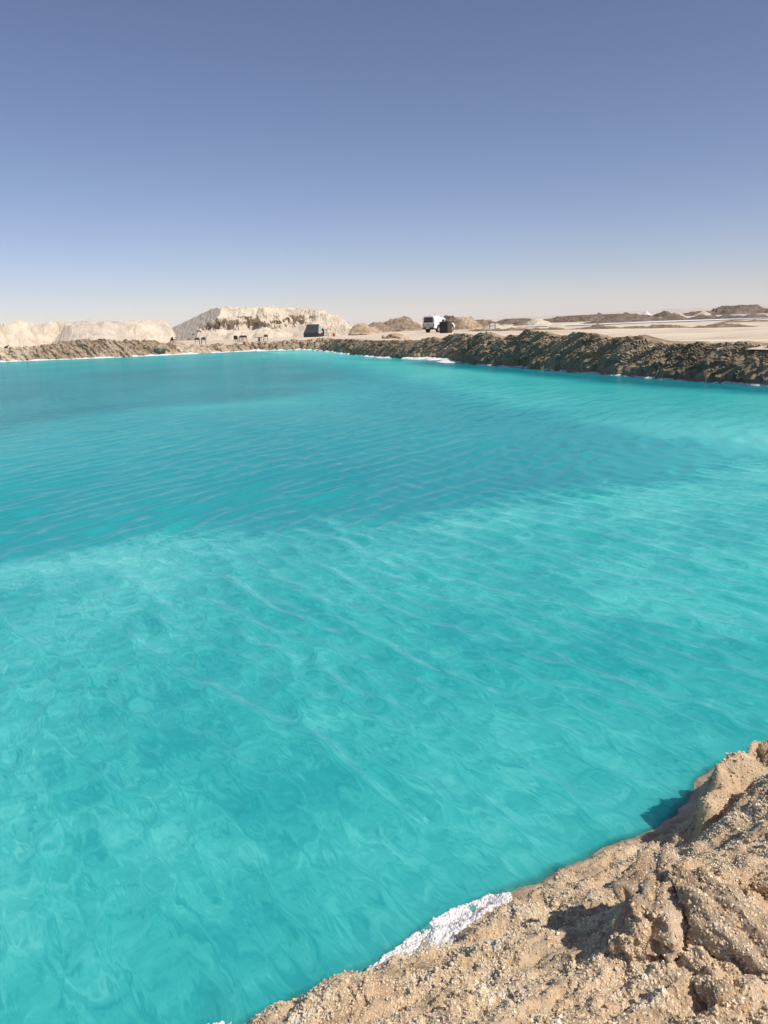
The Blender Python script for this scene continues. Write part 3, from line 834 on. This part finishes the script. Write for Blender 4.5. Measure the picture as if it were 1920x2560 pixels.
# ------------------------------------------------------------------ small mesh builder
class MB:
    def __init__(self): self.bm = bmesh.new()
    def box(self, c, s, rot=None, bevel=0.0):
        r = bmesh.ops.create_cube(self.bm, size=1)
        m = Matrix.Translation(c) @ (rot.to_4x4() if rot is not None else Matrix()) @ Matrix.Diagonal((*s, 1))
        bmesh.ops.transform(self.bm, matrix=m, verts=r['verts'])
        if bevel:
            es = list({e for v in r['verts'] for e in v.link_edges})
            bmesh.ops.bevel(self.bm, geom=es, offset=bevel, segments=2, affect='EDGES')
        return self
    def tube(self, pts, r, n=8):
        for a, b in zip(pts[:-1], pts[1:]):
            a, b = Vector(a), Vector(b)
            q = (b - a).to_track_quat('Z', 'Y').to_matrix().to_4x4()
            c = bmesh.ops.create_cone(self.bm, cap_ends=True, segments=n, radius1=r, radius2=r, depth=(b - a).length + r * .6)
            bmesh.ops.transform(self.bm, matrix=Matrix.Translation((a + b) / 2) @ q, verts=c['verts'])
        return self
    def cyl(self, c, r, d, ax='X', n=24, r2=None):
        m = {'X': Matrix.Rotation(math.pi / 2, 4, 'Y'), 'Y': Matrix.Rotation(math.pi / 2, 4, 'X'), 'Z': Matrix()}[ax]
        q = bmesh.ops.create_cone(self.bm, cap_ends=True, segments=n, radius1=r, radius2=r if r2 is None else r2, depth=d)
        bmesh.ops.transform(self.bm, matrix=Matrix.Translation(c) @ m, verts=q['verts'])
        return self
    def loft(self, secs):
        rows = [[self.bm.verts.new(p) for p in s] for s in secs]
        n = len(rows[0])
        for a, b in zip(rows[:-1], rows[1:]):
            for i in range(n):
                self.bm.faces.new((a[i], a[(i + 1) % n], b[(i + 1) % n], b[i]))
        self.bm.faces.new(rows[0][::-1]); self.bm.faces.new(rows[-1])
        return self
    def quad(self, p):
        self.bm.faces.new([self.bm.verts.new(q) for q in p]); return self
    def build(self, name, material, parent=None, smooth=False, solid=0.0):
        bmesh.ops.recalc_face_normals(self.bm, faces=self.bm.faces)
        me = bpy.data.meshes.new(name)
        self.bm.to_mesh(me); self.bm.free()
        for p in me.polygons: p.use_smooth = smooth
        o = link(name, me, material, parent)
        if solid:
            md = o.modifiers.new('thickness', 'SOLIDIFY'); md.thickness = solid
        return o
def copy_tree(o, parent=None):
    c = o.copy(); COL.objects.link(c); c.parent = parent
    for ch in list(o.children): copy_tree(ch, c)
    return c

# ------------------------------------------------------------------ pickup truck
M_PAINT = plain('white_paint', (.80, .80, .79), .28, var=.03, coat=.4)
M_GLASS = plain('dark_glass', (.012, .014, .018), .06, var=.1)
M_BLACK = plain('black_plastic', (.022, .022, .024), .55)
M_TYRE = plain('tyre_rubber', (.03, .028, .026), .9)
M_RIM = plain('wheel_metal', (.45, .45, .46), .35, .7)
M_LAMP = plain('red_lamp', (.35, .02, .015), .25)
def truck():
    p = on_ground(1071, 832.0)
    t = empty('pickup_truck', p, 0)
    t.rotation_euler = (0, 0, math.radians(-37))           # nose away from the viewer and to the right
    # local: +y nose, x across; rear bumper at y=0
    w = .87
    def sec(y, z0, z1, hw, tw, r=.09):
        return [(-hw, y, z0), (hw, y, z0), (hw, y, z0 + (z1 - z0) * .62), (tw + .02, y, z1 - r), (tw - r, y, z1), (-tw + r, y, z1), (-tw - .02, y, z1 - r), (-hw, y, z0 + (z1 - z0) * .62)]
    MB().loft([sec(.05, .62, 1.12, w - .03, w - .03, .04), sec(.15, .52, 1.14, w, w - .01, .04), sec(3.75, .52, 1.16, w, w - .01, .05), sec(4.75, .52, 1.10, w - .02, w - .1, .08), sec(5.1, .55, .98, w - .12, w - .22, .08)]).build('body', M_PAINT, t)
    MB().loft([sec(1.58, 1.10, 1.74, w - .02, w - .2), sec(1.68, 1.10, 1.80, w - .02, w - .2), sec(2.6, 1.10, 1.79, w - .02, w - .2), sec(2.95, 1.10, 1.70, w - .02, w - .21), sec(3.75, 1.10, 1.18, w - .04, w - .08, .03)]).build('cab', M_PAINT, t)
    can = MB().loft([sec(.07, 1.13, 1.98, w - .01, w - .13, .1), sec(.2, 1.13, 2.03, w - .01, w - .13, .1), sec(1.50, 1.13, 2.03, w - .01, w - .13, .1), sec(1.555, 1.13, 1.99, w - .02, w - .14, .1)]).build('canopy', M_PAINT, t)
    MB().quad([(-.72, .06, 1.22), (.72, .06, 1.22), (.62, .058, 1.86), (-.62, .058, 1.86)]).build('rear_window', M_GLASS, can, solid=.012)
    tg = MB().box((0, .035, .88), (1.46, .05, .46), bevel=.015).build('tailgate', plain('shaded_white_paint', (.50, .49, .46), .6), t)  # shade on the white tailgate is put into this grey colour
    MB().box((0, .0, .98), (.24, .03, .06), bevel=.008).build('handle', M_BLACK, tg)
    bp = MB().box((0, -.06, .56), (1.62, .16, .15), bevel=.03).build('rear_bumper', M_BLACK, t)
    MB().box((0, -.145, .57), (.46, .012, .1)).build('number_plate', M_PAINT, bp)
    for s in (-1, 1):
        MB().box((s * (w - .075), .03, .93), (.13, .06, .34), bevel=.02).build('tail_lamp', M_LAMP, t)
        MB().tube([(s * .38, .95, 2.02), (s * .38, .95, 2.12)], .055, 12).build('roof_bar_foot', M_BLACK, can)
        x = s * (w + .004)
        def side(pts): return [(s * (w - .02 - .165 * max(0, (z - 1.57) / .29) if z > 1.57 else w - .015) + s * .012, y, z) for y, z in pts]
        MB().quad(side([(1.78, 1.20), (2.42, 1.20), (2.40, 1.56), (1.84, 1.56)])).build('side_window', M_GLASS, t, solid=.01)
        MB().quad(side([(2.54, 1.20), (3.30, 1.20), (3.02, 1.46), (2.54, 1.56)])).build('side_window', M_GLASS, t, solid=.01)
        MB().box((s * (w + .11), 3.12, 1.24), (.2, .09, .17), bevel=.03).build('mirror', M_BLACK, t)
        for yy in (2.42, 3.25):
            d = MB().box((s * (w + .001), yy - .02, .86), (.012, .012, .56)).build('door_seam', M_BLACK, t)
            MB().box((s * (w + .015), yy - .18, 1.06), (.03, .14, .035), bevel=.008).build('door_handle', M_BLACK, t)
        MB().tube([(s * (w - .03), 1.75, .40), (s * (w - .03), 3.3, .40)], .045).build('side_step', M_BLACK, t)
        for yy in (1.05, 4.15):
            MB().cyl((s * (w - .14), yy, .56), .44, .285, n=28).build('wheel_arch', M_BLACK, t)
            wh = MB().cyl((s * (w - .12), yy, .37), .37, .27, n=28).build('wheel', M_TYRE, t, smooth=False)
            MB().cyl((s * (w + .012), yy, .37), .23, .03, n=20).build('rim', M_RIM, wh)
        MB().box((s * .62, 5.06, .84), (.3, .1, .16), bevel=.03).build('headlight', M_RIM, t)
    MB().box((0, 2.5, .45), (1.0, 4.6, .16)).build('chassis', M_BLACK, t)
    MB().quad([(-.66, 3.68, 1.2), (.66, 3.68, 1.2), (.58, 3.02, 1.67), (-.58, 3.02, 1.67)]).build('windscreen', M_GLASS, t, solid=.01)
    tag(t, 'white pickup truck with a canopy parked on the sand', 'truck')
truck()

# woven crate beside the truck
M_WICKER = plain('woven_brown_cane', (.115, .07, .038), .8, var=.4, scale=14)
M_WDARK = plain('dark_brown_cloth', (.03, .02, .014), .9, var=.3)
def crate():
    p = on_ground(1114, 832.8)
    t = empty('woven_crate', p, math.radians(-35))
    MB().box((0, .0, .62), (1.05, 1.0, 1.22), bevel=.03).build('core', M_WDARK, t)
    for k in range(6):
        MB().box((.545, -.42 + k * .168, .62), (.035, .1, 1.2), bevel=.01).build('stave', M_WICKER, t)
    for k in range(8):
        MB().box((.562, 0, .12 + k * .15), (.03, 1.02, .06), bevel=.01).build('band', M_WICKER, t)
    MB().box((0, 0, 1.245), (1.12, 1.06, .05), bevel=.015).build('lid', M_WDARK, t)
    tag(t, 'dark woven cane crate in front of the truck bonnet', 'crate')
crate()

# ------------------------------------------------------------------ chairs
M_CHAIR = plain('dark_brown_plastic', (.055, .038, .026), .55)
def make_chair():
    t = empty('armchair')
    MB().box((0, 0, .43), (.5, .48, .035), bevel=.012).build('seat', M_CHAIR, t)
    mb = MB()
    secs = []
    for k in range(9):
        a = -1 + k / 4
        x, y = .26 * a, .24 - .07 * a * a
        h = .86 - .05 * a * a
        secs.append([(x, y, .56), (x, y + .025, .56), (x * 1.04, y + .06, h), (x * 1.04, y + .035, h)])
    mb.loft(secs).build('backrest', M_CHAIR, t)
    for s in (-1, 1):
        MB().tube([(s * .24, -.22, .44), (s * .28, -.26, 0)], .024).build('leg', M_CHAIR, t)
        MB().tube([(s * .23, .21, .44), (s * .26, .30, 0)], .024).build('leg', M_CHAIR, t)
        MB().tube([(s * .25, -.23, .42), (s * .275, -.2, .64), (s * .275, .18, .68)], .022).build('armrest', M_CHAIR, t)
        MB().tube([(s * .23, .2, .42), (s * .25, .22, .7)], .02).build('back_post', M_CHAIR, t)
    return t
ch0 = make_chair()
CHG = 'dark chairs along the far shore'
spec = [(494, 862, 15, 'leftmost dark armchair on the far shore, left of a close pair'), (509.5, 861.2, 8, 'right chair of the close pair nearest the brown boulder'),
        (592, 856, 160, 'chair with a solid dark back, standing left of another in the middle group'), (600, 855.5, -20, 'chair half hidden behind the solid-backed chair'),
        (612, 855.5, -5, 'upright armchair just left of the overturned chair'), (637, 854.5, 60, 'overturned dark chair lying on its side'),
        (665, 853.8, 5, 'rightmost dark armchair, alone in front of the mound cliff')]
for i, (a, c, rz, lab) in enumerate(spec):
    o = ch0 if i == 0 else copy_tree(ch0)
    p = on_ground(a, c)
    o.location = p
    o.rotation_euler = (0, 0, math.radians(rz))
    if i == 5:
        o.rotation_euler = (math.radians(88), 0, math.radians(70))
        o.location = (p[0] + .2, p[1], p[2] + .27)
    if i == 3: o.location = (p[0], p[1] + .6, p[2])
    tag(o, lab, 'chair', CHG)
    if i == 2:
        MB().box((0, .235, .62), (.56, .07, .5), bevel=.02).build('back_cover', M_WDARK, o)

# ------------------------------------------------------------------ A-frame tarp shelter and its neighbours
M_TARP = plain('dark_tarp', (.045, .05, .062), .38, var=.35, scale=5)
M_TPALE = plain('pale_tarp', (.40, .42, .43), .45, var=.15, scale=6)
M_WOOD = plain('weathered_wood', (.22, .15, .09), .8)
M_RED = plain('red_plastic', (.55, .075, .03), .45)
def shelter():
    p = on_ground(784, 842.5)
    t = empty('tarp_shelter', p, math.radians(-14))
    L, Hh, D = 1.25, 1.95, 1.35
    def slope(sgn, name, m):
        nu, nv = 15, 10
        U, Vv = np.meshgrid(np.linspace(-1, 1, nu), np.linspace(0, 1, nv), indexing='ij')
        x = U * L * (1.0 - .2 * Vv)
        y = sgn * D * (1 - Vv) * .85
        z = .62 + (Hh - .62) * Vv - .05 * np.sin(np.pi * Vv) * (1 - U ** 2) + .03 * fbm(U * 2.5, Vv * 3, 0, 3, 61)
        y = y + sgn * .03 * fbm(U * 3, Vv * 2, 1, 3, 63)
        o = link(name, mesh_np(name, np.stack([x, y, z], -1).reshape(-1, 3), grid_faces(nu, nv)), m, t)
        md = o.modifiers.new('thickness', 'SOLIDIFY'); md.thickness = .012
    slope(-1, 'roof_sheet', M_TARP); slope(1, 'roof_sheet', M_TARP)
    MB().loft([[(L * .99, -D * .82, .62), (L * 1.0, D * .82, .62), (L * .8, 0, Hh - .03)], [(L * 1.0, -D * .82, .62), (L * 1.01, D * .82, .62), (L * .81, 0, Hh - .03)]]).build('gable_sheet', M_TPALE, t)
    MB().loft([[(-L * 1.0, -D * .82, .62), (-L * 1.0, D * .82, .62), (-L * .8, 0, Hh - .03)], [(-L * 1.01, -D * .82, .62), (-L * 1.01, D * .82, .62), (-L * .81, 0, Hh - .03)]]).build('gable_sheet', M_TARP, t)
    MB().box((0, -D * .86, .31), (L * 2.02, .05, .62)).build('shade_panel', M_WDARK, t)  # dark panels stand in for the shade in the opening below the roof
    MB().box((L * .98, -.1, .28), (.05, D * 1.4, .5)).build('shade_panel', M_WDARK, t)
    for sx in (-1, 1):
        for sy in (-1, 1):
            MB().tube([(sx * L, sy * D * .88, 0), (sx * L * .8, 0, Hh + .04)], .035).build('pole', M_WOOD, t)
    MB().tube([(-L * .85, 0, Hh), (L * .85, 0, Hh)], .03).build('ridge_pole', M_WOOD, t)
    tag(t, 'dark tarp A-frame shelter with a pale gable beside the mound', 'shelter')
shelter()
def rack():
    p = on_ground(811, 840.5)
    t = empty('slatted_rack', p, math.radians(-20))
    MB().box((-.32, 0, .62), (.42, .5, 1.22), bevel=.05).build('covered_side', M_WDARK, t)
    for z in (.15, .5, .85, 1.05):
        MB().box((.18, 0, z), (.5, .5, .06), bevel=.01).build('shelf', M_CHAIR, t)
    for s in (-1, 1):
        MB().tube([(.42, s * .22, 0), (.42, s * .22, 1.08)], .03).build('post', M_CHAIR, t)
    tag(t, 'dark slatted rack standing right of the tarp shelter', 'rack')
rack()
def table():
    p = on_ground(825, 841.5)
    t = empty('small_table', p, math.radians(-10))
    MB().box((0, 0, .58), (.52, .4, .035), bevel=.008).build('table_top', M_WOOD, t)
    for sx in (-1, 1):
        for sy in (-1, 1):
            MB().tube([(sx * .23, sy * .17, 0), (sx * .23, sy * .17, .57)], .02).build('leg', M_WOOD, t)
    tag(t, 'small thin-legged wooden table between the rack and the red bucket', 'table')
table()
def bucket():
    p = on_ground(835, 841.3)
    t = empty('red_bucket', p, 0)
    MB().cyl((0, 0, .25), .2, .5, 'Z', 20, .25).build('pail', M_RED, t, True)
    MB().tube([(math.cos(a) * .255, math.sin(a) * .255, .5) for a in np.linspace(0, 2 * math.pi, 17)], .014).build('lip', M_RED, t)
    tag(t, 'orange-red plastic bucket at the right foot of the mound', 'bucket')
bucket()
def stand():
    p = on_ground(1231, 824.5)
    t = empty('wooden_stand', p, math.radians(-10))
    for s in (-1, 1): MB().tube([(s * .35, 0, 0), (s * .35, 0, .9)], .05).build('post', M_CHAIR, t)
    MB().tube([(-.5, 0, .88), (.5, 0, .88)], .05).build('crossbar', M_CHAIR, t)
    MB().tube([(-.35, 0, .5), (.35, 0, .5)], .035).build('rail', M_CHAIR, t)
    tag(t, 'small dark wooden stand in front of the pointed cream heap', 'stand')
stand()
def far_post(px, top, wide, label):
    p = on_y(px, 779, 292)
    t = empty('gate_post', (p[0], 292, 1.2))
    hgt = on_y(px, top, 292)[2] - 1.2
    MB().box((0, 0, hgt / 2), (wide, .5, hgt), bevel=.05).build('shaft', M_CHAIR, t)
    MB().box((0, 0, hgt + .08), (wide * 1.3, .65, .16), bevel=.03).build('cap', M_CHAIR, t)
    tag(t, label, 'post', 'posts beside the big brown hill')
far_post(1783, 772.5, .45, 'dark post on the skyline, left of the big brown hill')
far_post(1791, 773.5, .25, 'thinner post just right of the dark skyline post')

# ------------------------------------------------------------------ boulders
def ico(sub):
    bm = bmesh.new(); bmesh.ops.create_icosphere(bm, subdivisions=sub, radius=1)
    V = np.array([v.co for v in bm.verts]); F = np.array([[v.index for v in f.verts] for f in bm.faces]); bm.free()
    return V, F
def boulder(name, loc, rad, material, label, seed, sub=4, amp=.25, freq=1.2, rz=0, tilt=(0, 0), cat='rock', group=None, facet=0.0):
    V, F = ico(sub)
    n = fbm(V[:, 0] * freq, V[:, 1] * freq, V[:, 2] * freq, 5, seed, .55)
    rr = 1 + amp * n * 1.6 + facet * ridged(V[:, 0] * freq * 1.4, V[:, 1] * freq * 1.4, V[:, 2] * freq * 1.4, 3, seed + 3)
    V = V * rr[:, None] * np.array(rad)
    R = np.array(Matrix.Rotation(rz, 3, 'Z') @ Matrix.Rotation(tilt[0], 3, 'X') @ Matrix.Rotation(tilt[1], 3, 'Y'))
    V = V @ R.T
    o = link(name, mesh_np(name, V, F), material)
    o.location = loc
    tag(o, label, cat, group)
    return o, V + np.array(loc), F
p = on_z(432, 880, .15); boulder('boulder', (p[0], p[1] + 1.1, .62), (1.15, .8, .75), M_FARBANK, 'big brown boulder on the far shore left of the chairs', 501, 4, .2, 1.3, facet=.08)
p = on_z(392, 885, .2); boulder('boulder', (p[0], p[1] + 1.5, .75), (.7, .55, .4), M_BANKL, 'small tan boulder left of the big brown one', 503, 3, .25, 1.3, facet=.08)
p = on_z(182, 886, .3); boulder('boulder', (p[0], p[1] + .6, .45), (1.0, .6, .5), M_PALE, 'pale boulder under the brown spoil ridge', 505, 3, .25, 1.3, facet=.1)
p = on_z(30, 895, .2); boulder('boulder', (p[0], p[1] + .6, .35), (1.3, .6, .45), M_BROWN, 'dark brown boulder low on the bank at the left edge', 507, 3, .25, 1.3, facet=.1)
GB = 'stones on the sand before the truck'
for k, (a, c, r, m, lab) in enumerate([(968, 846, .55, M_PALE, 'pale stone on the sand above the dark bank'), (990, 845, .7, M_BANKL, 'tan clod right of the pale stone'), (1008, 846, .5, M_BANKL, 'smaller tan clod at the right end of the stone row')]):
    p = on_ground(a, c); boulder('stone', (p[0], p[1], p[2] + .08), (r, r * .7, r * .42), m, lab, 520 + k, 3, .3, 1.4, group=GB, facet=.1)

# ------------------------------------------------------------------ near lumps of salt rock
rng = np.random.default_rng(7)
def near_at(px, py, z): return on_z(px, py, z)
lumps = []
def lump(px, py, z, rad, label, seed, m=M_ROCK, **k):
    p = near_at(px, py, z)
    lumps.append(boulder('salt_rock', tuple(p), rad, m, label, seed, 5, cat='rock', group='lumps of salt rock on the near bank', **k))
lump(1680, 2282, .68, (.15, .24, .105), 'large tan crystal-crusted lump standing highest on the near bank', 601, amp=.3, freq=1.5, rz=-.5, facet=.07)
lump(1592, 2380, .64, (.065, .08, .09), 'small tan knob hanging at the left foot of the large lump', 603, amp=.3, freq=1.6, facet=.07)
lump(1835, 2335, .76, (.10, .21, .10), 'elongated grey-sided lump right of the large tan lump', 605, M_GREY, amp=.22, freq=1.4, rz=.45, facet=.05)
lump(1715, 2425, .66, (.05, .08, .05), 'small tan lump below the large lump beside the dark hollow', 607, amp=.35, freq=1.7, rz=.4, facet=.08)
lump(1790, 2450, .71, (.06, .085, .05), 'tan lump in front of the grey-sided one', 609, amp=.35, freq=1.6, rz=.5, facet=.08)
lump(1818, 2505, .74, (.05, .055, .04), 'smooth grey stone low in the bottom right corner', 611, M_GREY, amp=.2, freq=1.3)
lump(1985, 1900, .38, (.13, .12, .08), 'rounded tan cap on the outcrop at the right picture edge above the water', 613, amp=.2, freq=1.1, facet=.12)
lump(1905, 2240, .70, (.13, .10, .08), 'lumpy tan clod at the right picture edge', 615, amp=.32, freq=1.5, facet=.08)

# ------------------------------------------------------------------ salt crystals
def crystal_mat(name, tint=1.0):
    m, nt, b = mat(name)
    r = ramp(nt, attr(nt, 'tone'), [(0, tuple(tint * c for c in (.50, .33, .175))), (.35, tuple(tint * c for c in (.72, .525, .33))), (.7, tuple(tint * c for c in (.81, .64, .445))), (1, (.88, .79, .67))])
    nt.links.new(r.outputs[0], b.inputs['Base Color'])
    b.inputs['Roughness'].default_value = .38
    b.inputs['Specular IOR Level'].default_value = .4
    b.inputs['Subsurface Weight'].default_value = .5
    b.inputs['Subsurface Radius'].default_value = (1.0, .7, .45)
    b.inputs['Subsurface Scale'].default_value = .006
    return m
M_CRYS = crystal_mat('salt_crystal')
CUBE = np.array([[1.35, 0, 0], [-1.35, 0, 0], [0, 1.35, 0], [0, -1.35, 0], [0, 0, 1.35], [0, 0, -1.35]], float)
CF_ = np.array([[0, 2, 4], [2, 1, 4], [1, 3, 4], [3, 0, 4], [2, 0, 5], [1, 2, 5], [3, 1, 5], [0, 3, 5]])
def rot_rand(n):
    q = rng.normal(size=(n, 4)); q /= np.linalg.norm(q, axis=1)[:, None]
    a, b_, c, d_ = q.T
    return np.stack([np.stack([1 - 2 * (c * c + d_ * d_), 2 * (b_ * c - a * d_), 2 * (b_ * d_ + a * c)], -1),
                     np.stack([2 * (b_ * c + a * d_), 1 - 2 * (b_ * b_ + d_ * d_), 2 * (c * d_ - a * b_)], -1),
                     np.stack([2 * (b_ * d_ - a * c), 2 * (c * d_ + a * b_), 1 - 2 * (b_ * b_ + c * c)], -1)], 1)
def crystals(name, C, size, tone, parent=None, label=None, material=M_CRYS):
    n = len(C)
    sh_ = size[:, None] * rng.uniform(.55, 1.25, (n, 3))
    V = CUBE[None] * sh_[:, None, :] * rng.uniform(.6, 1.15, (n, 6, 1))
    V = np.einsum('nij,nkj->nki', rot_rand(n), V) + C[:, None, :]
    F = (CF_[None] + 6 * np.arange(n)[:, None, None]).reshape(-1, 3)
    me = mesh_np(name, V.reshape(-1, 3), F, False)
    set_attr(me, 'tone', np.repeat(tone, 6))
    o = link(name, me, material, parent)
    tag(o, label, None if parent else 'salt crystals', kind='stuff')
    return o
N = 480000
xx, yy = rng.uniform(-.9, 2.9, N), rng.uniform(1.35, 4.9, N)
iu = np.clip(((xx - NX0) / NHs).round().astype(int), 0, NBX.shape[0] - 1)
iv = np.clip(((yy - NY0) / NHs).round().astype(int), 0, NBX.shape[1] - 1)
C = np.stack([NBX[iu, iv], NBY[iu, iv], NBZ[iu, iv]], 1)
C[:, :2] += rng.uniform(-.004, .004, (N, 2))
ppx, ppy = proj(C)
cl = fbm(C[:, 0] * 5, C[:, 1] * 5, 0, 4, 701)
keep = (C[:, 2] > .05) & (ppx > 300) & (ppx < 2500) & (ppy > 1700) & (ppy < 2720) & (rng.uniform(size=N) < .85 + .8 * cl)
keep &= np.cumsum(keep) <= 150000
C, cl = C[keep], cl[keep]
near_f = sstep(3.2, 1.8, C[:, 1])
size = rng.lognormal(math.log(.0031), .33, len(C)) * (1 + .35 * near_f) * (1 + .5 * np.clip(cl, -.4, .6))
size = np.clip(size, .0018, .0075)
tone = np.clip(.50 + .40 * cl + .10 * rng.normal(size=len(C)), 0, 1)
C[:, 2] -= .45 * size
crystals('salt_crystals', C, size, tone, label='coarse tan salt crystals coating the near bank')
for o, V, F in lumps:
    tri = V[F]
    nrm = np.cross(tri[:, 1] - tri[:, 0], tri[:, 2] - tri[:, 0]); ar = np.linalg.norm(nrm, axis=1)
    k = min(3500, int(ar.sum() / 2 / (.0085 ** 2)))
    idx = rng.choice(len(F), k, p=ar / ar.sum())
    w = rng.dirichlet((1, 1, 1), k)
    c = np.einsum('nk,nkj->nj', w, tri[idx])
    c = c - np.array(o.location)
    t_ = np.clip(.45 + .4 * fbm(c[:, 0] * 9, c[:, 1] * 9, c[:, 2] * 9, 3, 711) + .2 * rng.normal(size=k), 0, 1)
    crystals('crystal_crust', c, np.clip(rng.lognormal(math.log(.0036), .3, k), .002, .008), t_, o)

# white beaded salt crust at the near waterline
M_BEAD, nt, b = mat('white_beaded_salt')
rr = ramp(nt, attr(nt, 'tone'), [(0, (.66, .62, .60)), (1, (.86, .84, .83))])
nt.links.new(rr.outputs[0], b.inputs['Base Color'])
b.inputs['Roughness'].default_value = .55
nb_ = noise(nt, 220, 3, .6, pos(nt))
nt.links.new(bump(nt, nb_.outputs['Fac'], .5, .004), b.inputs['Normal'])
BV, BF = ico(1)
def beads(name, poly, n, label, zlo=.0, zhi=.05, r0=.0056):
    poly = np.array([on_z(a, c, .02)[:2] for a, c in poly])
    lo, hi = poly.min(0), poly.max(0)
    q = rng.uniform(lo, hi, (n * 8, 2))
    inside = np.zeros(len(q), bool)
    j = len(poly) - 1
    for i in range(len(poly)):
        a, c = poly[i], poly[j]
        inside ^= ((a[1] > q[:, 1]) != (c[1] > q[:, 1])) & (q[:, 0] < (c[0] - a[0]) * (q[:, 1] - a[1]) / (c[1] - a[1] + 1e-12) + a[0])
        j = i
    q = q[inside][:n]
    n = len(q)
    z = np.clip(near_h(q[:, 0], q[:, 1]), zlo, zhi) + .012 * fbm(q[:, 0] * 14, q[:, 1] * 14, 0, 3, 733)
    r = np.clip(rng.lognormal(math.log(r0), .3, n),   .003, .013)
    V = BV[None] * r[:, None, None] * rng.uniform(.8, 1.2, (n, 1, 3)) * (1 + .12 * rng.normal(size=(n, len(BV), 1)).clip(-1, 1))
    V = V + np.stack([q[:, 0], q[:, 1], z], 1)[:, None]
    F = (BF[None] + len(BV) * np.arange(n)[:, None, None]).reshape(-1, 3)
    me = mesh_np(name, V.reshape(-1, 3), F, True)
    set_attr(me, 'tone', np.repeat(rng.uniform(size=n), len(BV)))
    tag(link(name, me, M_BEAD), label, 'salt crust', kind='stuff')
beads('salt_crust', [(905, 2440), (935, 2400), (990, 2362), (1050, 2318), (1085, 2290), (1150, 2258), (1225, 2228), (1275, 2232), (1290, 2330), (1180, 2420), (1000, 2500)], 15000, 'white beaded salt crust between the water and the near rock')
beads('salt_crust', [(470, 2560), (520, 2552), (600, 2542), (640, 2541), (680, 2530), (720, 2560), (720, 2640), (470, 2640)], 1600, 'small white salt crust at the bottom edge of the water')

# ------------------------------------------------------------------ desert haze
hz = bpy.data.materials.new('haze')
hz.use_nodes = True
hn = hz.node_tree
hn.nodes.clear()
ho = hn.nodes.new('ShaderNodeOutputMaterial')
hv = hn.nodes.new('ShaderNodeVolumePrincipled')
hv.inputs['Color'].default_value = (.93, .93, .95, 1)
hv.inputs['Density'].default_value = .00013
hv.inputs['Anisotropy'].default_value = 0
hn.links.new(hv.outputs[0], ho.inputs['Volume'])
tag(MB().box((0, 46, 30), (9000, 8960, 64)).build('haze', hz), 'thin pale desert haze over the plain', 'haze', kind='stuff')
